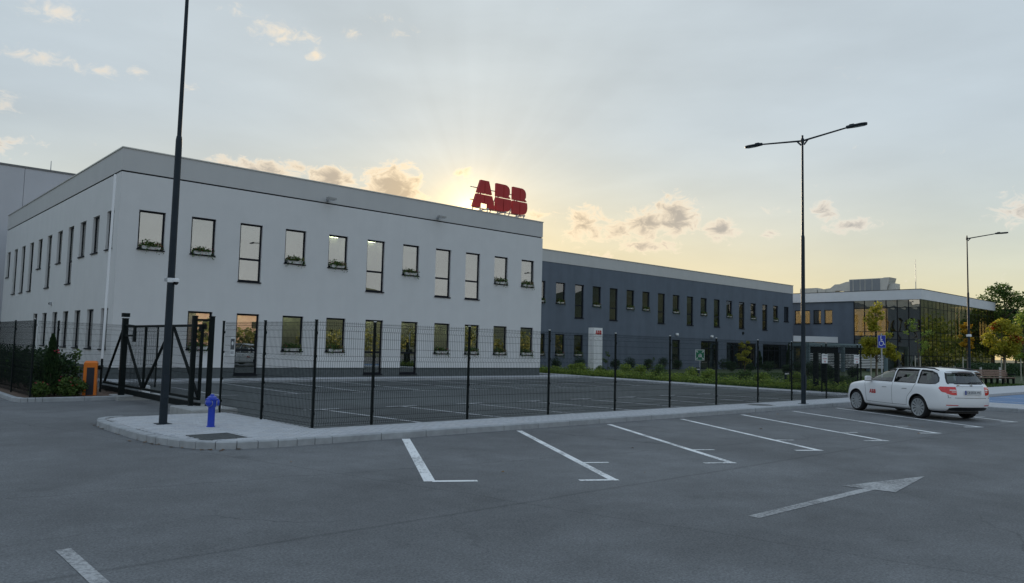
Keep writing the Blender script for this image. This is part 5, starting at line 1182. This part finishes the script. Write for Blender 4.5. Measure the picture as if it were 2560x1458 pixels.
m = MB(); lo = [tuple(Vector(p)-nrm*.22) for p in ws]; hi = [tuple(Vector(p)+nrm*.4) for p in ws]; m.add(lo+hi, [(3, 2, 1, 0), (4, 5, 6, 7), (0, 1, 5, 4), (1, 2, 6, 5), (2, 3, 7, 6), (3, 0, 4, 7)]); cuts.append(cutter(m, CAR_DARK))
for x in (0, 2.686):
    for s in (1, -1):
        m = MB(); m.lathe([(0, s*.60), (.365, s*.60), (.365, s*1.2), (0, s*1.2)], 40, (x, 0, .335), 'y'); cuts.append(cutter(m, CAR_DARK))
body_o.data = solid
for c in cuts:
    b = body_o.modifiers.new('b', 'BOOLEAN'); b.operation = 'DIFFERENCE'; b.object = c; b.solver = 'EXACT'; b.material_mode = 'TRANSFER'
body_me = evaluated(body_o); body_o.modifiers.clear()
for c in cuts: bpy.data.objects.remove(c)
bpy.data.objects.remove(body_o)
body_me.name = 'body'; body_me.polygons.foreach_set('use_smooth', [True]*len(body_me.polygons))
try: body_me.set_sharp_from_angle(angle=rad(35))
except Exception: pass
body = place('body', body_me, car)
def hit(o, d):
    r = BV_.ray_cast(Vector(o), Vector(d)); return r[0], r[1]
def side_pt(x, z, s, off):
    p, n = hit((x, s*2, z), (0, -s, 0))
    return (p+n*off) if p else Vector((x, s*.8, z))
def rear_pt(y, z, off):
    p, n = hit((-3, y, z), (1, 0, 0))
    return (p+n*off) if p else Vector((-1, y, z))
def cross(poly, x):
    zs = []
    for (x1, z1), (x2, z2) in zip(poly, poly[1:]+poly[:1]):
        if min(x1, x2)-1e-9 <= x <= max(x1, x2)+1e-9 and abs(x2-x1) > 1e-9: zs.append(z1+(z2-z1)*(x-x1)/(x2-x1))
    return (min(zs), max(zs)) if zs else None
def patch(poly, fn, m_, name, parent, nx=14, nz=5):
    xs = [p[0] for p in poly]; a, b = min(xs), max(xs); g = []; mb = MB()
    for i in range(nx+1):
        x = a+(b-a)*i/nx; lo, hi = cross(poly, min(max(x, a+1e-5), b-1e-5)); g.append([fn(x, lo+(hi-lo)*j/nz) for j in range(nz+1)])
    for i in range(nx):
        for j in range(nz): mb.quad(g[i][j], g[i+1][j], g[i+1][j+1], g[i][j+1])
    return mb.build(name, m_, parent, smooth=True)
def grow(poly, k):
    c = Vector((sum(p[0] for p in poly)/len(poly), sum(p[1] for p in poly)/len(poly))); return [tuple(Vector(p)+(Vector(p)-c).normalized()*k) for p in poly]
def ribbon(pts, fn, w, m_, name, parent, closed=False, sub=6):
    P = [Vector(p) for p in pts]; Q = []
    for a, b in zip(P, P[1:]+(P[:1] if closed else [])): Q += [a.lerp(b, k/sub) for k in range(sub)]
    if not closed: Q.append(P[-1])
    mb = MB(); n = len(Q); L = []
    for i in range(n):
        a = Q[(i-1) % n] if closed or i else Q[0]; b = Q[(i+1) % n] if closed or i < n-1 else Q[-1]; t = (b-a).normalized(); e = Vector((-t.y, t.x))*w/2
        L.append((fn(*(Q[i]-e)), fn(*(Q[i]+e))))
    for i in range(n if closed else n-1): j = (i+1) % n; mb.quad(L[i][0], L[j][0], L[j][1], L[i][1])
    return mb.build(name, m_, parent)
for s in (1, -1):
    for i, w in enumerate(SIDE_WIN):
        o = patch(grow(w, .012), lambda x, z: side_pt(x, z, s, -.006), CAR_GLASS, 'side_window', car)
        ribbon(w, lambda x, z: side_pt(x, z, s, .004), .022, CAR_DARK, 'rubber_trim', o, True)
    f = lambda x, z: side_pt(x, z, s, .0025)
    for q in ([(1.04, .98), (1.05, .60), (1.06, .33)], [(.10, .98), (.22, .78), (.40, .60), (.47, .36)], [(2.30, .92), (2.22, .70), (2.20, .34)]): ribbon(q, f, .009, CAR_DARK, 'door_gap', body)
    ribbon([(2.2, .345), (1.3, .335), (.46, .345)], f, .008, CAR_DARK, 'door_gap', body)
    for x in (1.28, .42): ribbon([(x+.20, .835), (x, .84)], lambda x, z: side_pt(x, z, s, .022), .03, CAR_PAINT, 'door_handle', body); ribbon([(x+.20, .815), (x, .82)], f, .012, CAR_DARK, 'painted_handle_shadow', body)  # dark strip below each handle is painted-on shade
    for k, poly in abb_pieces(3):
        c = [(2.04-(u if s > 0 else 2.01-u)*.29/2.01, .60+v*.12) for u, v in poly]; MB().quad(*[side_pt(x, z, s, .004) for x, z in c]).build('letter_segment', RED, body)
    # mirror
    o = MB().cbox((0, 0, 0), (.10, .20, .14), .03).build('wing_mirror', CAR_PAINT, car, (2.02, s*.96, .985)); MB().box(-.054, -.05, -.085, .085, .015, .125).build('mirror_glass', LAMP_CLEAR, o); MB().bar((0, -s*.12, .02), (.02, -s*.02, .03), .05).build('mirror_foot', CAR_DARK, o); MB().box(-.04, .045, -.095, .095, -.02, .0).build('mirror_base', CAR_DARK, o)
    # roof rail
    rp = [(1.30, 1.375), (1.15, 1.415), (.6, 1.447), (0, 1.447), (-.35, 1.43), (-.52, 1.385)]
    MB().tube([(x, s*.605, z) for x, z in rp], [.012, .02, .02, .02, .022, .012], 8).build('roof_rail', CAR_DARK, car, smooth=True)
    # tail lamp wraps the corner
    rl = [(s*.46, .940), (s*.46, .715), (s*.57, .715), (s*.728, .765), (s*.73, .940)]
    o = patch(sorted_ if False else rl, lambda y, z: rear_pt(y, z, .006), LAMP_RED, 'tail_lamp', car, 8, 4)
    patch([(-.885, .940), (-.885, .77), (-.79, .80), (-.71, .90), (-.73, .940)], lambda x, z: side_pt(x, z, s, .006), LAMP_RED, 'lamp_side', o, 8, 4)
    patch([(s*.47, .865), (s*.47, .838), (s*.62, .838), (s*.62, .865)], lambda y, z: rear_pt(y, z, .009), LAMP_CLEAR, 'lamp_bar', o, 5, 1)
    patch([(s*.47, .812), (s*.47, .796), (s*.58, .796), (s*.58, .812)], lambda y, z: rear_pt(y, z, .009), LAMP_CLEAR, 'lamp_bar', o, 5, 1)
    patch([(s*.42, .445), (s*.42, .425), (s*.70, .425), (s*.70, .445)], lambda y, z: rear_pt(y, z, .005), LAMP_RED, 'reflector', car, 6, 1)
    # wheels
    for x in (0, 2.686):
        o = MB().lathe([(.24, -.10), (.29, -.105), (.312, -.09), (.317, -.05), (.317, .05), (.312, .09), (.29, .105), (.24, .10)], 40, (0, 0, 0), 'y', False).build('wheel', TYRE, car, (x, s*.775, .317), True)
        k = s
        MB().lathe([(.0, k*.045), (.24, k*.045), (.245, k*.02)], 32, (0, 0, 0), 'y').build('wheel_well', CAR_DARK, o)
        MB().lathe([(.222, k*.075), (.232, k*.108), (.250, k*.110), (.252, k*.09)], 40, (0, 0, 0), 'y', False).build('rim', ALLOY, o, smooth=True)
        MB().lathe([(0, k*.10), (.05, k*.10), (.065, k*.08)], 20, (0, 0, 0), 'y').build('hub_cap', ALLOY, o)
        for q in range(12):
            a = 2*pi*q/12; d = Vector((cos(a), 0, sin(a))); e = Vector((-sin(a), 0, cos(a))); i0, i1 = .05, .235; y0, y1 = k*.096, k*.102
            MB().add([d*i0-e*.012+Vector((0, y0, 0)), d*i0+e*.012+Vector((0, y0, 0)), d*i1+e*.040+Vector((0, y1, 0)), d*i1-e*.040+Vector((0, y1, 0)), d*i0-e*.012+Vector((0, y0-k*.02, 0)), d*i0+e*.012+Vector((0, y0-k*.02, 0)), d*i1+e*.040+Vector((0, y1-k*.025, 0)), d*i1-e*.040+Vector((0, y1-k*.025, 0))],
                     [(0, 1, 2, 3), (4, 7, 6, 5), (0, 3, 7, 4), (1, 5, 6, 2)]).build('spoke', ALLOY, o)
    # headlamp
    patch([(3.08, .79), (3.08, .68), (3.22, .64), (3.25, .71)], lambda x, z: side_pt(x, z, s, .004), LAMP_CLEAR, 'headlamp', car, 6, 3)
# tailgate
o = patch(grow(REAR_WIN, .012), lambda y, z: rear_pt(y, z, -.006), CAR_GLASS, 'rear_window', car, 16, 6)
ribbon(REAR_WIN, lambda y, z: rear_pt(y, z, .004), .035, CAR_DARK, 'rubber_trim', o, True)
ribbon([(.05, 1.045), (-.45, 1.06)], lambda y, z: rear_pt(y, z, .03), .025, CAR_DARK, 'wiper', o)
m = MB(); sp = [(-.56, 1.352), (.56, 1.352)]
MB().tube([(-.70, -.56, 1.352), (-.775, -.40, 1.372), (-.80, 0, 1.382), (-.775, .40, 1.372), (-.70, .56, 1.352)], [.012, .02, .022, .02, .012], 8).build('spoiler_lip', CAR_PAINT, car, smooth=True); MB().box(-.80, -.78, -.22, .22, 1.348, 1.362).build('brake_light', mat('brake_light', (.12, .01, .012), .3), car)
rf = lambda y, z: rear_pt(y, z, .006)
ribbon([(-.66, .64), (.66, .64)], rf, .010, CAR_DARK, 'tailgate_gap', body); ribbon([(-.44, .955), (.44, .955)], rf, .009, CAR_DARK, 'tailgate_gap', body)
for s in (1, -1): ribbon([(s*.66, .64), (s*.67, .715)], rf, .009, CAR_DARK, 'tailgate_gap', body)
ribbon([(-.45, .935), (.45, .935)], lambda y, z: rear_pt(y, z, .012), .022, CAR_PAINT, 'crease', body)
MB().lathe([(0, -.02), (.036, -.02), (.042, 0), (0, 0)], 18, (0, 0, 0), 'x').build('badge', ALLOY, car, tuple(rear_pt(0, .985, .0)+Vector((-.002, 0, 0))))
MB().box(0, .004, -.055, .055, -.012, .012).build('model_badge', mat('badge_brass', (.42, .28, .14), .4), car, tuple(rear_pt(.36, .985, .006)))
pb = rear_pt(0, .79, .008); pn = MB().box(-.008, .004, -.27, .27, -.06, .06).build('number_plate', mat('plate_white', (.62, .63, .64), .4), car, (pb.x-.006, 0, .79))
MB().box(-.010, -.008, .222, .268, -.058, .058).build('plate_band', mat('plate_blue', (.02, .05, .30), .4), pn)
text(pn, 'CB 0526 MC', .088, (-.0095, -.022, 0), (pi/2, 0, -pi/2), INK)
# dark lower bumper insert, tow cover, exhaust; underside
patch([(-.62, .36), (-.62, .28), (.62, .28), (.62, .36), (.45, .385), (-.45, .385)], lambda y, z: rear_pt(y, z, .005), CAR_DARK, 'bumper_insert', car, 12, 3)
MB().box(-.66, 3.05, -.55, .55, .18, .28).build('underbody', CAR_DARK, car)
for s in (1, -1): MB().box(.42, 2.25, s*.70-.06, s*.70+.06, .19, .30).build('side_skirt', CAR_DARK, car)
for x, y in ((.55, .0), (1.35, .36), (1.35, -.36)):
    if y == 0: MB().cbox((.42, 0, .55), (.16, 1.08, .42), .04).cbox((.60, 0, .5), (.5, 1.08, .2), .04).build('rear_seat', SEAT, car)
    else: MB().cbox((1.22, y, .55), (.14, .48, .50), .05).cbox((1.45, y, .5), (.5, .48, .2), .05).cbox((1.20, y, 1.07), (.10, .26, .17), .04).build('front_seat', SEAT, car)
for y in (-.36, 0, .36): MB().cbox((.40, y, .99), (.09, .24, .15), .04).build('headrest', SEAT, car)
MB().cbox((2.02, 0, .62), (.35, 1.1, .34), .05).build('dashboard', SEAT, car)
o = MB().lathe([(.17, -.012), (.185, 0), (.17, .012), (.16, 0), (.17, -.012)], 24, (0, 0, 0), 'x').build('steering_wheel', CAR_DARK, car, (1.78, .36, .92))
bmS.free()
